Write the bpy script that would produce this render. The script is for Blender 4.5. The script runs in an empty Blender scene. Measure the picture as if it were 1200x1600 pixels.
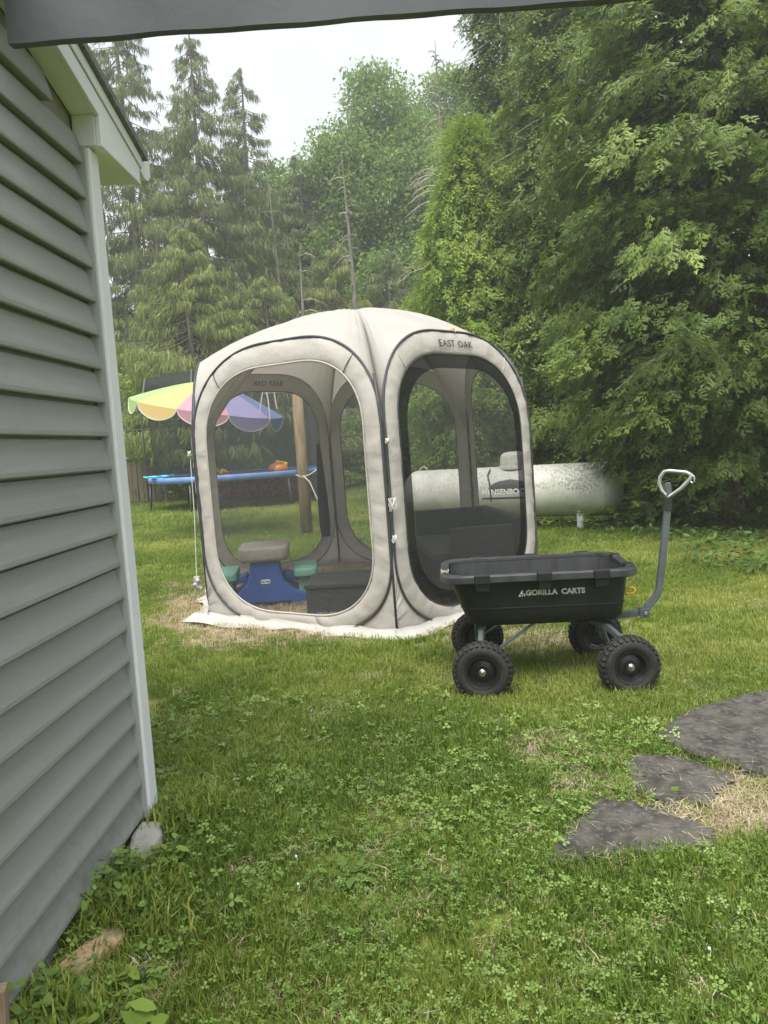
import bpy, bmesh, math, random
import numpy as np
from mathutils import Vector, Matrix

random.seed(7)
rng = np.random.default_rng(7)
PI = math.pi
sc = bpy.context.scene
COL = sc.collection

# ------------------------------------------------------------------ camera
CAM_H = 1.40
PITCH, ROLL = math.radians(5.05), math.radians(3.66)
F = Vector((0, math.cos(PITCH), -math.sin(PITCH)))
U0 = Vector((0, math.sin(PITCH), math.cos(PITCH)))
R0 = Vector((1, 0, 0))
Rv = R0 * math.cos(ROLL) - U0 * math.sin(ROLL)
Uv = R0 * math.sin(ROLL) + U0 * math.cos(ROLL)
cam_d = bpy.data.cameras.new('camera')
cam_d.lens = 27.0
cam_d.sensor_width = 36.0
cam_d.sensor_fit = 'AUTO'
cam_d.clip_start = 0.05
cam_d.clip_end = 1000
cam = bpy.data.objects.new('camera', cam_d)
cam.matrix_world = Matrix(((Rv.x, Uv.x, -F.x, 0), (Rv.y, Uv.y, -F.y, 0), (Rv.z, Uv.z, -F.z, CAM_H), (0, 0, 0, 1)))
COL.objects.link(cam)
sc.camera = cam

# ------------------------------------------------------------------ world: bright overcast
SUN_EL, SUN_AZ = math.radians(64), math.radians(196)      # azimuth clockwise from +Y
world = bpy.data.worlds.new('World')
sc.world = world
world.use_nodes = True
wn, wl = world.node_tree.nodes, world.node_tree.links
wn.clear()
wout = wn.new('ShaderNodeOutputWorld')
wbg = wn.new('ShaderNodeBackground')
sky = wn.new('ShaderNodeTexSky')
sky.sky_type = 'NISHITA'
sky.sun_disc = False
sky.sun_elevation = SUN_EL
sky.sun_rotation = SUN_AZ
sky.air_density = 1.0
sky.dust_density = 3.0
tc = wn.new('ShaderNodeTexCoord')
cn = wn.new('ShaderNodeTexNoise'); cn.inputs['Scale'].default_value = 2.8; cn.inputs['Detail'].default_value = 5
cr = wn.new('ShaderNodeValToRGB')
cr.color_ramp.elements[0].position = .3; cr.color_ramp.elements[0].color = (3.75, 4.0, 4.4, 1)
cr.color_ramp.elements[1].position = .75; cr.color_ramp.elements[1].color = (4.9, 5.05, 5.3, 1)
mx = wn.new('ShaderNodeMix'); mx.data_type = 'RGBA'; mx.inputs[0].default_value = .93
wl.new(tc.outputs['Generated'], cn.inputs['Vector'])
wl.new(cn.outputs['Fac'], cr.inputs['Fac'])
wl.new(sky.outputs['Color'], mx.inputs[6])
wl.new(cr.outputs['Color'], mx.inputs[7])
wl.new(mx.outputs[2], wbg.inputs['Color'])
wbg.inputs['Strength'].default_value = 0.10
wl.new(wbg.outputs['Background'], wout.inputs['Surface'])

sun_d = bpy.data.lights.new('sun', 'SUN')
sun_d.energy = 2.7
sun_d.angle = math.radians(42)
sun_d.color = (1.0, .96, .88)
sun = bpy.data.objects.new('sun', sun_d)
sdir = Vector((math.sin(SUN_AZ) * math.cos(SUN_EL), math.cos(SUN_AZ) * math.cos(SUN_EL), math.sin(SUN_EL)))
sun.rotation_euler = sdir.to_track_quat('Z', 'Y').to_euler()
sun.location = (0, 0, 30)
COL.objects.link(sun)

vs = sc.view_settings
vs.view_transform = 'Standard'; vs.look = 'None'; vs.exposure = 1.3; vs.gamma = 1.0
vs.use_curve_mapping = False
cy = sc.cycles
cy.use_denoising = True
cy.max_bounces = 7; cy.diffuse_bounces = 3; cy.glossy_bounces = 2; cy.transmission_bounces = 4
cy.transparent_max_bounces = 24; cy.volume_bounces = 1
cy.use_adaptive_sampling = True; cy.adaptive_threshold = 0.015
cy.caustics_reflective = False; cy.caustics_refractive = False

# ------------------------------------------------------------------ materials
def nodes_of(name):
    m = bpy.data.materials.new(name); m.use_nodes = True
    n, l = m.node_tree.nodes, m.node_tree.links
    n.clear()
    out = n.new('ShaderNodeOutputMaterial')
    return m, n, l, out

def mat(name, c1, c2=None, scale=6.0, rough=.6, bump=0., bscale=60., metal=0., spec=.5, detail=6, c3=None, s3=1.5,
        lo=.35, hi=.65, stretch=(1, 1, 1), coat=0.):
    m, n, l, out = nodes_of(name)
    p = n.new('ShaderNodeBsdfPrincipled')
    p.inputs['Roughness'].default_value = rough
    p.inputs['Metallic'].default_value = metal
    p.inputs['Specular IOR Level'].default_value = spec
    p.inputs['Coat Weight'].default_value = coat
    t = n.new('ShaderNodeTexCoord'); mp = n.new('ShaderNodeMapping')
    mp.inputs['Scale'].default_value = stretch
    l.new(t.outputs['Object'], mp.inputs['Vector'])
    col = None
    if c2:
        nz = n.new('ShaderNodeTexNoise'); nz.inputs['Scale'].default_value = scale; nz.inputs['Detail'].default_value = detail
        l.new(mp.outputs['Vector'], nz.inputs['Vector'])
        r = n.new('ShaderNodeValToRGB')
        r.color_ramp.elements[0].position = lo; r.color_ramp.elements[0].color = (*c1, 1)
        r.color_ramp.elements[1].position = hi; r.color_ramp.elements[1].color = (*c2, 1)
        l.new(nz.outputs['Fac'], r.inputs['Fac'])
        col = r.outputs['Color']
        if c3:
            nz2 = n.new('ShaderNodeTexNoise'); nz2.inputs['Scale'].default_value = s3; nz2.inputs['Detail'].default_value = 4
            l.new(t.outputs['Object'], nz2.inputs['Vector'])
            r2 = n.new('ShaderNodeValToRGB')
            r2.color_ramp.elements[0].position = .5; r2.color_ramp.elements[1].position = .68
            l.new(nz2.outputs['Fac'], r2.inputs['Fac'])
            x = n.new('ShaderNodeMix'); x.data_type = 'RGBA'
            l.new(r2.outputs['Color'], x.inputs[0]); l.new(col, x.inputs[6]); x.inputs[7].default_value = (*c3, 1)
            col = x.outputs[2]
        l.new(col, p.inputs['Base Color'])
    else:
        p.inputs['Base Color'].default_value = (*c1, 1)
    if bump:
        b = n.new('ShaderNodeTexNoise'); b.inputs['Scale'].default_value = bscale; b.inputs['Detail'].default_value = 5
        l.new(mp.outputs['Vector'], b.inputs['Vector'])
        bn = n.new('ShaderNodeBump'); bn.inputs['Strength'].default_value = bump; bn.inputs['Distance'].default_value = .02
        l.new(b.outputs['Fac'], bn.inputs['Height']); l.new(bn.outputs['Normal'], p.inputs['Normal'])
    l.new(p.outputs['BSDF'], out.inputs['Surface'])
    return m

def leaf_mat(name, dark, mid, light, trans=.3, rough=.5, inst=False, spec=.35):
    m, n, l, out = nodes_of(name)
    a = n.new('ShaderNodeAttribute'); a.attribute_name = 'tint'
    a.attribute_type = 'INSTANCER' if inst else 'GEOMETRY'
    r = n.new('ShaderNodeValToRGB')
    e = r.color_ramp.elements
    e[0].position = 0; e[0].color = (*dark, 1)
    e[1].position = 1; e[1].color = (*light, 1)
    k = e.new(.5); k.color = (*mid, 1)
    l.new(a.outputs['Fac'], r.inputs['Fac'])
    p = n.new('ShaderNodeBsdfPrincipled'); p.inputs['Roughness'].default_value = rough
    p.inputs['Specular IOR Level'].default_value = spec
    tr = n.new('ShaderNodeBsdfTranslucent')
    l.new(r.outputs['Color'], p.inputs['Base Color']); l.new(r.outputs['Color'], tr.inputs['Color'])
    x = n.new('ShaderNodeMixShader'); x.inputs[0].default_value = trans
    l.new(p.outputs['BSDF'], x.inputs[1]); l.new(tr.outputs['BSDF'], x.inputs[2])
    l.new(x.outputs['Shader'], out.inputs['Surface'])
    return m

def screen_mat(name, col, opacity):
    m, n, l, out = nodes_of(name)
    d = n.new('ShaderNodeBsdfDiffuse'); d.inputs['Color'].default_value = (*col, 1)
    t = n.new('ShaderNodeBsdfTransparent')
    x = n.new('ShaderNodeMixShader'); x.inputs[0].default_value = opacity
    l.new(t.outputs['BSDF'], x.inputs[1]); l.new(d.outputs['BSDF'], x.inputs[2])
    l.new(x.outputs['Shader'], out.inputs['Surface'])
    return m

M = {}
M['siding'] = mat('grey_vinyl', (.24, .246, .24), (.277, .282, .275), scale=3, rough=.6, bump=.32, bscale=110, stretch=(8, .4, 8), c3=(.25, .26, .242), s3=2.2)
def splash_dirt(m, z0, z1, col):
    n, l = m.node_tree.nodes, m.node_tree.links
    p = [q for q in n if q.type == 'BSDF_PRINCIPLED'][0]; src = p.inputs['Base Color'].links[0].from_socket
    t = n.new('ShaderNodeTexCoord'); s = n.new('ShaderNodeSeparateXYZ'); l.new(t.outputs['Object'], s.inputs[0])
    mr = n.new('ShaderNodeMapRange'); mr.inputs['From Min'].default_value = z0; mr.inputs['From Max'].default_value = z1
    mr.inputs['To Min'].default_value = .20; mr.inputs['To Max'].default_value = -.15; l.new(s.outputs['Z'], mr.inputs['Value'])
    nz = n.new('ShaderNodeTexNoise'); nz.inputs['Scale'].default_value = 26; nz.inputs['Detail'].default_value = 8; l.new(t.outputs['Object'], nz.inputs['Vector'])
    ad = n.new('ShaderNodeMath'); l.new(nz.outputs['Fac'], ad.inputs[0]); l.new(mr.outputs[0], ad.inputs[1])
    r = n.new('ShaderNodeValToRGB'); r.color_ramp.elements[0].position = .56; r.color_ramp.elements[1].position = .9; l.new(ad.outputs[0], r.inputs['Fac'])
    x = n.new('ShaderNodeMix'); x.data_type = 'RGBA'; l.new(r.outputs['Color'], x.inputs[0]); l.new(src, x.inputs[6]); x.inputs[7].default_value = (*col, 1)
    l.new(x.outputs[2], p.inputs['Base Color'])
splash_dirt(M['siding'], .0, .5, (.20, .205, .175))
M['wall_core'] = mat('wall_sheathing', (.2, .2, .19), rough=.8)
M['trim'] = mat('white_trim', (.74, .755, .80), (.68, .70, .745), scale=2.5, rough=.45, bump=.05, bscale=12)
M['shingle'] = mat('shingle_grey', (.12, .12, .115), (.2, .2, .19), scale=40, rough=.9, bump=.4, bscale=120)
M['concrete'] = mat('old_concrete', (.24, .24, .22), (.36, .35, .32), scale=7, rough=.9, bump=.5, bscale=40, c3=(.1, .12, .06), s3=5)
M['beam'] = mat('painted_beam', (.05, .058, .068), (.085, .095, .105), scale=2, rough=.7, bump=.06, bscale=30)
M['brick'] = mat('worn_timber', (.3, .17, .08), (.48, .38, .24), scale=9, rough=.9, bump=.5, bscale=40, c3=(.16, .14, .07), s3=8)
M['fabric'] = mat('tent_fabric', (.52, .495, .46), (.575, .55, .515), scale=4, rough=.85, bump=.55, bscale=9, spec=.2, detail=8)
M['roof_fabric'] = mat('tent_roof_fabric', (.46, .44, .41), (.51, .49, .46), scale=3, rough=.85, bump=.2, bscale=5, spec=.2)
M['flap'] = mat('tent_flap', (.45, .435, .41), (.39, .375, .345), scale=5, rough=.8, bump=.12, bscale=8, spec=.2)
def add_translucent(m, fac, col):
    n, l = m.node_tree.nodes, m.node_tree.links
    out = [q for q in n if q.type == 'OUTPUT_MATERIAL'][0]; p = [q for q in n if q.type == 'BSDF_PRINCIPLED'][0]
    t = n.new('ShaderNodeBsdfTranslucent'); t.inputs['Color'].default_value = (*col, 1)
    x = n.new('ShaderNodeMixShader'); x.inputs[0].default_value = fac
    l.new(p.outputs['BSDF'], x.inputs[1]); l.new(t.outputs['BSDF'], x.inputs[2]); l.new(x.outputs['Shader'], out.inputs['Surface'])
for q_ in ('fabric', 'roof_fabric'): add_translucent(M[q_], .28, (.6, .55, .48))
M['piping'] = mat('charcoal_piping', (.045, .047, .052), rough=.6)
M['print'] = mat('black_print', (.025, .025, .028), rough=.7)
M['screen'] = screen_mat('insect_screen', (.13, .135, .135), .22)
M['screen_door'] = screen_mat('insect_screen_door', (.075, .08, .08), .42)
M['black_band'] = screen_mat('black_screen_band', (.016, .017, .019), .9)
M['rope'] = mat('white_rope', (.62, .61, .58), (.5, .49, .46), scale=60, rough=.9)
M['rope_dark'] = mat('dark_cord', (.08, .08, .085), rough=.8)
M['poly'] = mat('black_poly', (.009, .0098, .0098), (.016, .017, .017), scale=9, rough=.48, bump=.12, bscale=180, spec=.4)
M['poly_in'] = mat('black_poly_worn', (.014, .0155, .017), (.03, .0325, .035), scale=6, rough=.6, bump=.2, bscale=60, stretch=(4, 4, .5))
M['poly_rim'] = mat('black_poly_rim', (.02, .022, .024), (.042, .045, .048), scale=14, rough=.42, bump=.1, bscale=80)
M['rubber'] = mat('tyre_rubber', (.011, .011, .0105), (.026, .025, .0225), scale=18, rough=.75, bump=.2, bscale=90)
M['rim'] = mat('black_wheel_rim', (.012, .012, .013), rough=.28, spec=.6)
M['chrome'] = mat('bright_steel', (.62, .62, .6), rough=.28, metal=1.)
M['steel'] = mat('blue_grey_steel', (.065, .08, .09), (.09, .105, .115), scale=15, rough=.42, spec=.5, coat=.2)
M['silver'] = mat('silver_paint', (.5, .51, .51), (.4, .41, .41), scale=20, rough=.4, metal=.5)
M['white_print'] = mat('white_print', (.88, .88, .86), (.76, .76, .74), scale=60, rough=.6)
M['yellow'] = mat('yellow_plastic', (.72, .42, .03), rough=.4)
M['orange'] = mat('orange_plastic', (.55, .17, .03), rough=.4)
M['turquoise'] = mat('turquoise_cloth', (.06, .5, .58), (.1, .6, .66), scale=12, rough=.9)
M['tan_plastic'] = mat('tan_plastic', (.27, .25, .21), (.34, .31, .265), scale=30, rough=.6, bump=.15, bscale=40, stretch=(1, 6, 1))
M['blue_plastic'] = mat('blue_plastic', (.022, .075, .30), (.03, .095, .35), scale=4, rough=.42)
M['green_plastic'] = mat('seafoam_plastic', (.13, .31, .235), (.16, .36, .27), scale=5, rough=.45, bump=.25, bscale=160)
M['wicker'] = mat('dark_wicker', (.02, .02, .021), (.045, .045, .047), scale=70, rough=.6, bump=.8, bscale=110, stretch=(.4, .4, 3))
M['cushion'] = mat('charcoal_cushion', (.05, .05, .052), (.065, .065, .068), scale=12, rough=.95, bump=.2, bscale=40)
M['wood_post'] = mat('weathered_post', (.20, .14, .085), (.34, .25, .16), scale=5, rough=.9, bump=.5, bscale=18, stretch=(6, 6, .6))
M['tramp_blue'] = mat('blue_vinyl_pad', (.10, .2, .5), (.16, .28, .6), scale=5, rough=.5, bump=.1, bscale=8)
M['tramp_mat'] = mat('trampoline_mat', (.03, .03, .033), rough=.8)
M['tramp_metal'] = mat('galvanised_dark', (.07, .075, .08), (.11, .115, .12), scale=20, rough=.5, metal=.3)
M['net'] = screen_mat('trampoline_net', (.05, .055, .055), .42)
M['slate'] = mat('dark_slate', (.030, .0275, .0235), (.092, .085, .073), scale=13, rough=.85, bump=.9, bscale=34, detail=12, c3=(.10, .097, .088), s3=38)
M['shed_wood'] = mat('shed_boards', (.10, .075, .05), (.2, .16, .11), scale=4, rough=.9, bump=.3, bscale=20, stretch=(6, 6, .4))
M['shed_grey'] = mat('shed_grey_boards', (.16, .14, .125), (.26, .23, .2), scale=4, rough=.9, bump=.3, bscale=20, stretch=(6, 6, .4))
M['dark_glass'] = mat('window_glass', (.05, .06, .065), rough=.15)
M['bark'] = mat('brown_bark', (.085, .06, .042), (.19, .145, .11), scale=7, rough=.95, bump=.7, bscale=30, stretch=(3, 3, .5))
M['bark_grey'] = mat('grey_bark', (.11, .10, .085), (.21, .19, .165), scale=7, rough=.95, bump=.6, bscale=25, stretch=(3, 3, .5))
M['twig'] = mat('pale_twig', (.2, .175, .14), (.33, .3, .25), scale=9, rough=.95)
M['pink'] = leaf_mat('pink_petals', (.7, .18, .3), (.8, .32, .42), (.85, .5, .58), .3)
M['weight'] = mat('grey_weight', (.28, .28, .28), (.45, .45, .44), scale=30, rough=.6)

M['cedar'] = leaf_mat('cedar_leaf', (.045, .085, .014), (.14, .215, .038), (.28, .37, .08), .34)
M['cedar_lime'] = leaf_mat('cedar_leaf_young', (.14, .23, .03), (.27, .39, .06), (.42, .52, .115), .38)
M['spruce'] = leaf_mat('spruce_needle', (.10, .14, .05), (.18, .225, .075), (.29, .33, .12), .35)
M['spruce_lime'] = leaf_mat('spruce_needle_young', (.14, .185, .045), (.24, .29, .075), (.36, .40, .13), .38)
M['broad'] = leaf_mat('broad_leaf', (.11, .19, .045), (.19, .31, .07), (.29, .42, .115), .5)
M['broad_lime'] = leaf_mat('broad_leaf_young', (.17, .27, .04), (.27, .40, .07), (.39, .51, .13), .5)
M['ivy'] = leaf_mat('ground_ivy_leaf', (.04, .08, .018), (.075, .14, .03), (.13, .21, .05), .25)
M['grass'] = leaf_mat('grass_blade', (.115, .19, .026), (.235, .305, .05), (.43, .43, .13), .4, inst=True)
M['clover'] = leaf_mat('clover_leaf', (.12, .22, .04), (.21, .33, .075), (.32, .44, .14), .3, inst=True)
M['straw'] = leaf_mat('dead_grass', (.31, .245, .145), (.46, .385, .25), (.60, .525, .37), .25, inst=True)
M['white_flower'] = mat('clover_flower', (.7, .7, .64), rough=.9)

# ------------------------------------------------------------------ mesh helpers
def link(o, parent=None):
    COL.objects.link(o)
    if parent is not None:
        o.parent = parent
    return o

def empty(name, loc=(0, 0, 0), rz=0., parent=None, rot=None):
    o = bpy.data.objects.new(name, None)
    o.empty_display_size = .1
    o.location = loc
    o.rotation_euler = rot if rot else (0, 0, rz)
    return link(o, parent)

def tag(o, label=None, cat=None, group=None, kind=None):
    if label: o['label'] = label
    if cat: o['category'] = cat
    if group: o['group'] = group
    if kind: o['kind'] = kind
    return o

class MB:
    def __init__(s):
        s.v, s.f = [], []
    def add(s, vs_, fs_):
        b = len(s.v)
        s.v += [tuple(p) for p in vs_]
        s.f += [tuple(b + i for i in f_) for f_ in fs_]
        return s
    def box(s, lo, hi, mt=None):
        x0, y0, z0 = lo; x1, y1, z1 = hi
        vv = [(x0, y0, z0), (x1, y0, z0), (x1, y1, z0), (x0, y1, z0), (x0, y0, z1), (x1, y0, z1), (x1, y1, z1), (x0, y1, z1)]
        if mt is not None: vv = [mt @ Vector(p) for p in vv]
        return s.add(vv, [(0, 3, 2, 1), (4, 5, 6, 7), (0, 1, 5, 4), (1, 2, 6, 5), (2, 3, 7, 6), (3, 0, 4, 7)])
    def cbox(s, c, size, rot=None):
        mt = Matrix.Translation(c)
        if rot is not None: mt = mt @ Matrix.Rotation(rot[2], 4, 'Z') @ Matrix.Rotation(rot[1], 4, 'Y') @ Matrix.Rotation(rot[0], 4, 'X')
        h = [q / 2 for q in size]
        return s.box((-h[0], -h[1], -h[2]), (h[0], h[1], h[2]), mt)
    def tube(s, pts, r, n=8, closed=False, caps=True, up=None, phase=0.):
        pts = [Vector(p) for p in pts]
        N = len(pts)
        rr = r if isinstance(r, (list, tuple)) else [r] * N
        prev = None; rings = []
        for i, p in enumerate(pts):
            if closed: d = pts[(i + 1) % N] - pts[i - 1]
            else: d = pts[min(i + 1, N - 1)] - pts[max(i - 1, 0)]
            if d.length < 1e-9: d = Vector((0, 0, 1))
            d.normalize()
            if prev is None:
                a = Vector(up) if up else (Vector((0, 0, 1)) if abs(d.z) < .9 else Vector((1, 0, 0)))
            else: a = prev
            x = a - d * a.dot(d)
            if x.length < 1e-6: x = d.orthogonal()
            x.normalize(); y = d.cross(x); prev = x
            rings.append([p + (x * math.cos(2 * PI * k / n + phase) + y * math.sin(2 * PI * k / n + phase)) * rr[i] for k in range(n)])
        vv = [q for g in rings for q in g]
        ff = []
        for i in range(N if closed else N - 1):
            j = (i + 1) % N
            for k in range(n):
                ff.append((i * n + k, i * n + (k + 1) % n, j * n + (k + 1) % n, j * n + k))
        if caps and not closed:
            ff.append(tuple(reversed(range(n)))); ff.append(tuple((N - 1) * n + k for k in range(n)))
        return s.add(vv, ff)
    def lathe(s, prof, n=32, axis='Z', o=(0, 0, 0)):
        vv = []; o = Vector(o)
        for (r, h) in prof:
            for k in range(n):
                a = 2 * PI * k / n; c, t = r * math.cos(a), r * math.sin(a)
                q = (c, t, h) if axis == 'Z' else ((h, c, t) if axis == 'X' else (t, h, c))
                vv.append(o + Vector(q))
        ff = []
        for i in range(len(prof) - 1):
            for k in range(n):
                ff.append((i * n + k, i * n + (k + 1) % n, (i + 1) * n + (k + 1) % n, (i + 1) * n + k))
        return s.add(vv, ff)
    def loft(s, rings, closed=True, caps=True):
        n = len(rings[0]); vv = [q for g in rings for q in g]; ff = []
        for i in range(len(rings) - 1):
            for k in range(n if closed else n - 1):
                ff.append((i * n + k, i * n + (k + 1) % n, (i + 1) * n + (k + 1) % n, (i + 1) * n + k))
        if caps:
            ff.append(tuple(reversed(range(n)))); ff.append(tuple((len(rings) - 1) * n + k for k in range(n)))
        return s.add(vv, ff)
    def prism(s, poly, z0, z1):
        n = len(poly)
        return s.add([(p[0], p[1], z0) for p in poly] + [(p[0], p[1], z1) for p in poly],
                     [tuple(reversed(range(n))), tuple(range(n, 2 * n))] + [(i, (i + 1) % n, n + (i + 1) % n, n + i) for i in range(n)])
    def build(s, name, m, parent=None, smooth=False, bevel=0., seg=2, loc=None, rot=None, fix=True):
        me = bpy.data.meshes.new(name)
        me.from_pydata([tuple(p) for p in s.v], [], s.f)
        if fix:
            bm = bmesh.new(); bm.from_mesh(me)
            bmesh.ops.recalc_face_normals(bm, faces=bm.faces)
            bm.to_mesh(me); bm.free()
        me.materials.append(m if not isinstance(m, str) else M[m])
        if smooth:
            me.polygons.foreach_set('use_smooth', [True] * len(me.polygons))
        o = bpy.data.objects.new(name, me)
        if loc: o.location = loc
        if rot: o.rotation_euler = rot
        link(o, parent)
        if bevel:
            b = o.modifiers.new('bevel', 'BEVEL'); b.width = bevel; b.segments = seg; b.limit_method = 'ANGLE'; b.angle_limit = math.radians(35)
            b.harden_normals = False
        return o

def smooth_by_angle(o, deg=35):
    me = o.data
    me.polygons.foreach_set('use_smooth', [True] * len(me.polygons))
    bm = bmesh.new(); bm.from_mesh(me); lim = math.radians(deg)
    for e in bm.edges:
        if len(e.link_faces) == 2 and e.calc_face_angle(0) > lim: e.smooth = False
    bm.to_mesh(me); bm.free()
    return o

def text_mesh(txt, size, extrude=.0, align='CENTER', space=1.0, bold=0.):
    c = bpy.data.curves.new('lettering', 'FONT'); c.body = txt; c.size = size; c.extrude = extrude; c.align_x = align
    c.align_y = 'CENTER'; c.space_character = space; c.offset = bold; c.resolution_u = 3
    o = bpy.data.objects.new('lettering', c); COL.objects.link(o)
    dg = bpy.context.evaluated_depsgraph_get()
    me = bpy.data.meshes.new_from_object(o.evaluated_get(dg))
    bpy.data.objects.remove(o); bpy.data.curves.remove(c)
    return me

def np_mesh(name, V, T, m, tint=None, parent=None, smooth=False):
    me = bpy.data.meshes.new(name)
    V = np.ascontiguousarray(V, dtype=np.float32); T = np.ascontiguousarray(T, dtype=np.int32)
    nf = len(T)
    me.vertices.add(len(V)); me.vertices.foreach_set('co', V.ravel())
    me.loops.add(nf * 3); me.loops.foreach_set('vertex_index', T.ravel())
    me.polygons.add(nf)
    me.polygons.foreach_set('loop_start', np.arange(nf, dtype=np.int32) * 3)
    if smooth: me.polygons.foreach_set('use_smooth', np.ones(nf, dtype=bool))
    me.update(calc_edges=True)
    if tint is not None:
        a = me.attributes.new('tint', 'FLOAT', 'POINT'); a.data.foreach_set('value', np.ascontiguousarray(tint, dtype=np.float32))
    me.materials.append(M[m] if isinstance(m, str) else m)
    o = bpy.data.objects.new(name, me)
    if parent is not None and name in ('crown', 'branches', 'foliage', 'blossom', 'stem'): o['kind'] = 'stuff'
    return link(o, parent)

def unit(a):
    return a / np.maximum(np.linalg.norm(a, axis=-1, keepdims=True), 1e-9)

def scatter(tv, tf, pos, d, nrm, scl, tint):
    """copies of a small template (x along d, z along nrm) as one vertex/triangle array"""
    d = unit(d); s_ = unit(np.cross(nrm, d)); n_ = np.cross(d, s_)
    Rm = np.stack([d, s_, n_], axis=2)
    scl = np.asarray(scl)
    if scl.ndim == 1: scl = np.repeat(scl[:, None], 3, 1)
    L = tv[None] * scl[:, None, :]
    V = np.einsum('nij,nkj->nki', Rm, L) + pos[:, None, :]
    k = len(tv); N = len(pos)
    T = tf[None] + (np.arange(N) * k)[:, None, None]
    return V.reshape(-1, 3), T.reshape(-1, 3), np.repeat(tint, k)

def join_np(parts):
    Vs, Ts, ts, b = [], [], [], 0
    for V, T, t in parts:
        Vs.append(V); Ts.append(T + b); ts.append(t); b += len(V)
    return np.concatenate(Vs), np.concatenate(Ts), np.concatenate(ts)

_gt = np.random.default_rng(3).random((64, 64))
def vnoise(x, y, s=1.0, o=0.):
    x = np.asarray(x) * s + o + 100.; y = np.asarray(y) * s + o * 1.7 + 100.
    xi = np.floor(x).astype(int); yi = np.floor(y).astype(int); fx = x - xi; fy = y - yi
    fx = fx * fx * (3 - 2 * fx); fy = fy * fy * (3 - 2 * fy)
    g = lambda a, b: _gt[a % 64, b % 64]
    return (g(xi, yi) * (1 - fx) + g(xi + 1, yi) * fx) * (1 - fy) + (g(xi, yi + 1) * (1 - fx) + g(xi + 1, yi + 1) * fx) * fy
def fbm(x, y, s=1., o=0.):
    return .55 * vnoise(x, y, s, o) + .3 * vnoise(x, y, s * 2.1, o + 9) + .15 * vnoise(x, y, s * 4.3, o + 17)

# ================================================================== GROUND
HEX_C, HEX_S, HEX_A = (-.22, 7.38), 1.68, math.radians(-80)
HC = [(.05, 5.40), (1.32, 6.65), (1.0, 8.45), (-.58, 9.2), (-1.82, 8.0), (-1.53, 6.42)]
STONES = [[(1.16, 3.3), (1.35, 3.53), (1.58, 3.69), (1.85, 3.79), (2.12, 3.76), (1.86, 3.0), (1.46, 2.84), (1.38, 2.92), (1.25, 3.06)],
          [(.95, 3.05), (1.03, 3.11), (1.15, 3.07), (1.22, 2.99), (1.26, 2.89), (1.13, 2.74), (1.01, 2.73), (.93, 2.83)],
          [(.49, 2.41), (.61, 2.59), (.71, 2.77), (.83, 2.76), (.93, 2.66), (1.03, 2.51), (.98, 2.43), (.79, 2.42), (.62, 2.4)]]

def grow(poly, k):
    cx_ = sum(p[0] for p in poly) / len(poly); cy_ = sum(p[1] for p in poly) / len(poly)
    return [(cx_ + (p[0] - cx_) * k, cy_ + (p[1] - cy_) * k) for p in poly]
STONES = [grow(STONES[0], 1.03), grow(STONES[1], 1.2), grow(STONES[2], 1.14)]

def ground_material():
    m, n, l, out = nodes_of('lawn_soil')
    geo = n.new('ShaderNodeNewGeometry')
    p = n.new('ShaderNodeBsdfPrincipled'); p.inputs['Roughness'].default_value = .95; p.inputs['Specular IOR Level'].default_value = .1
    def noise(s, d=6):
        q = n.new('ShaderNodeTexNoise'); q.inputs['Scale'].default_value = s; q.inputs['Detail'].default_value = d
        l.new(geo.outputs['Position'], q.inputs['Vector']); return q.outputs['Fac']
    def ramp(f, p0, c0, p1, c1):
        r = n.new('ShaderNodeValToRGB'); e = r.color_ramp.elements
        e[0].position = p0; e[0].color = (*c0, 1); e[1].position = p1; e[1].color = (*c1, 1)
        l.new(f, r.inputs['Fac']); return r.outputs['Color']
    def mixc(f, a, b):
        x = n.new('ShaderNodeMix'); x.data_type = 'RGBA'
        l.new(f, x.inputs[0]); l.new(a, x.inputs[6]); l.new(b, x.inputs[7]); return x.outputs[2]
    green = mixc(noise(.9, 4), ramp(noise(60), .3, (.07, .105, .018), .7, (.19, .235, .045)), ramp(noise(45), .3, (.11, .13, .03), .7, (.28, .29, .08)))
    tan = ramp(noise(70), .3, (.2, .14, .07), .7, (.44, .34, .18))
    vd = n.new('ShaderNodeVectorMath'); vd.operation = 'DISTANCE'
    l.new(geo.outputs['Position'], vd.inputs[0]); vd.inputs[1].default_value = (HEX_C[0] + .05, HEX_C[1] - .1, 0)
    ad = n.new('ShaderNodeMath'); ad.operation = 'MULTIPLY_ADD'
    l.new(noise(2.2, 4), ad.inputs[0]); ad.inputs[1].default_value = -1.1; l.new(vd.outputs['Value'], ad.inputs[2])
    mr = n.new('ShaderNodeMapRange'); mr.inputs['From Min'].default_value = 1.25; mr.inputs['From Max'].default_value = 1.75
    mr.inputs['To Min'].default_value = 1; mr.inputs['To Max'].default_value = 0
    l.new(ad.outputs[0], mr.inputs['Value'])
    l.new(mixc(mr.outputs['Result'], green, tan), p.inputs['Base Color'])
    b = n.new('ShaderNodeBump'); b.inputs['Strength'].default_value = .7; b.inputs['Distance'].default_value = .03
    l.new(noise(55), b.inputs['Height']); l.new(b.outputs['Normal'], p.inputs['Normal'])
    l.new(p.outputs['BSDF'], out.inputs['Surface'])
    return m

g = MB(); g.add([(-160, -60, 0), (160, -60, 0), (160, 220, 0), (-160, 220, 0)], [(0, 1, 2, 3)])
tag(g.build('ground', ground_material()), kind='structure')

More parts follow.
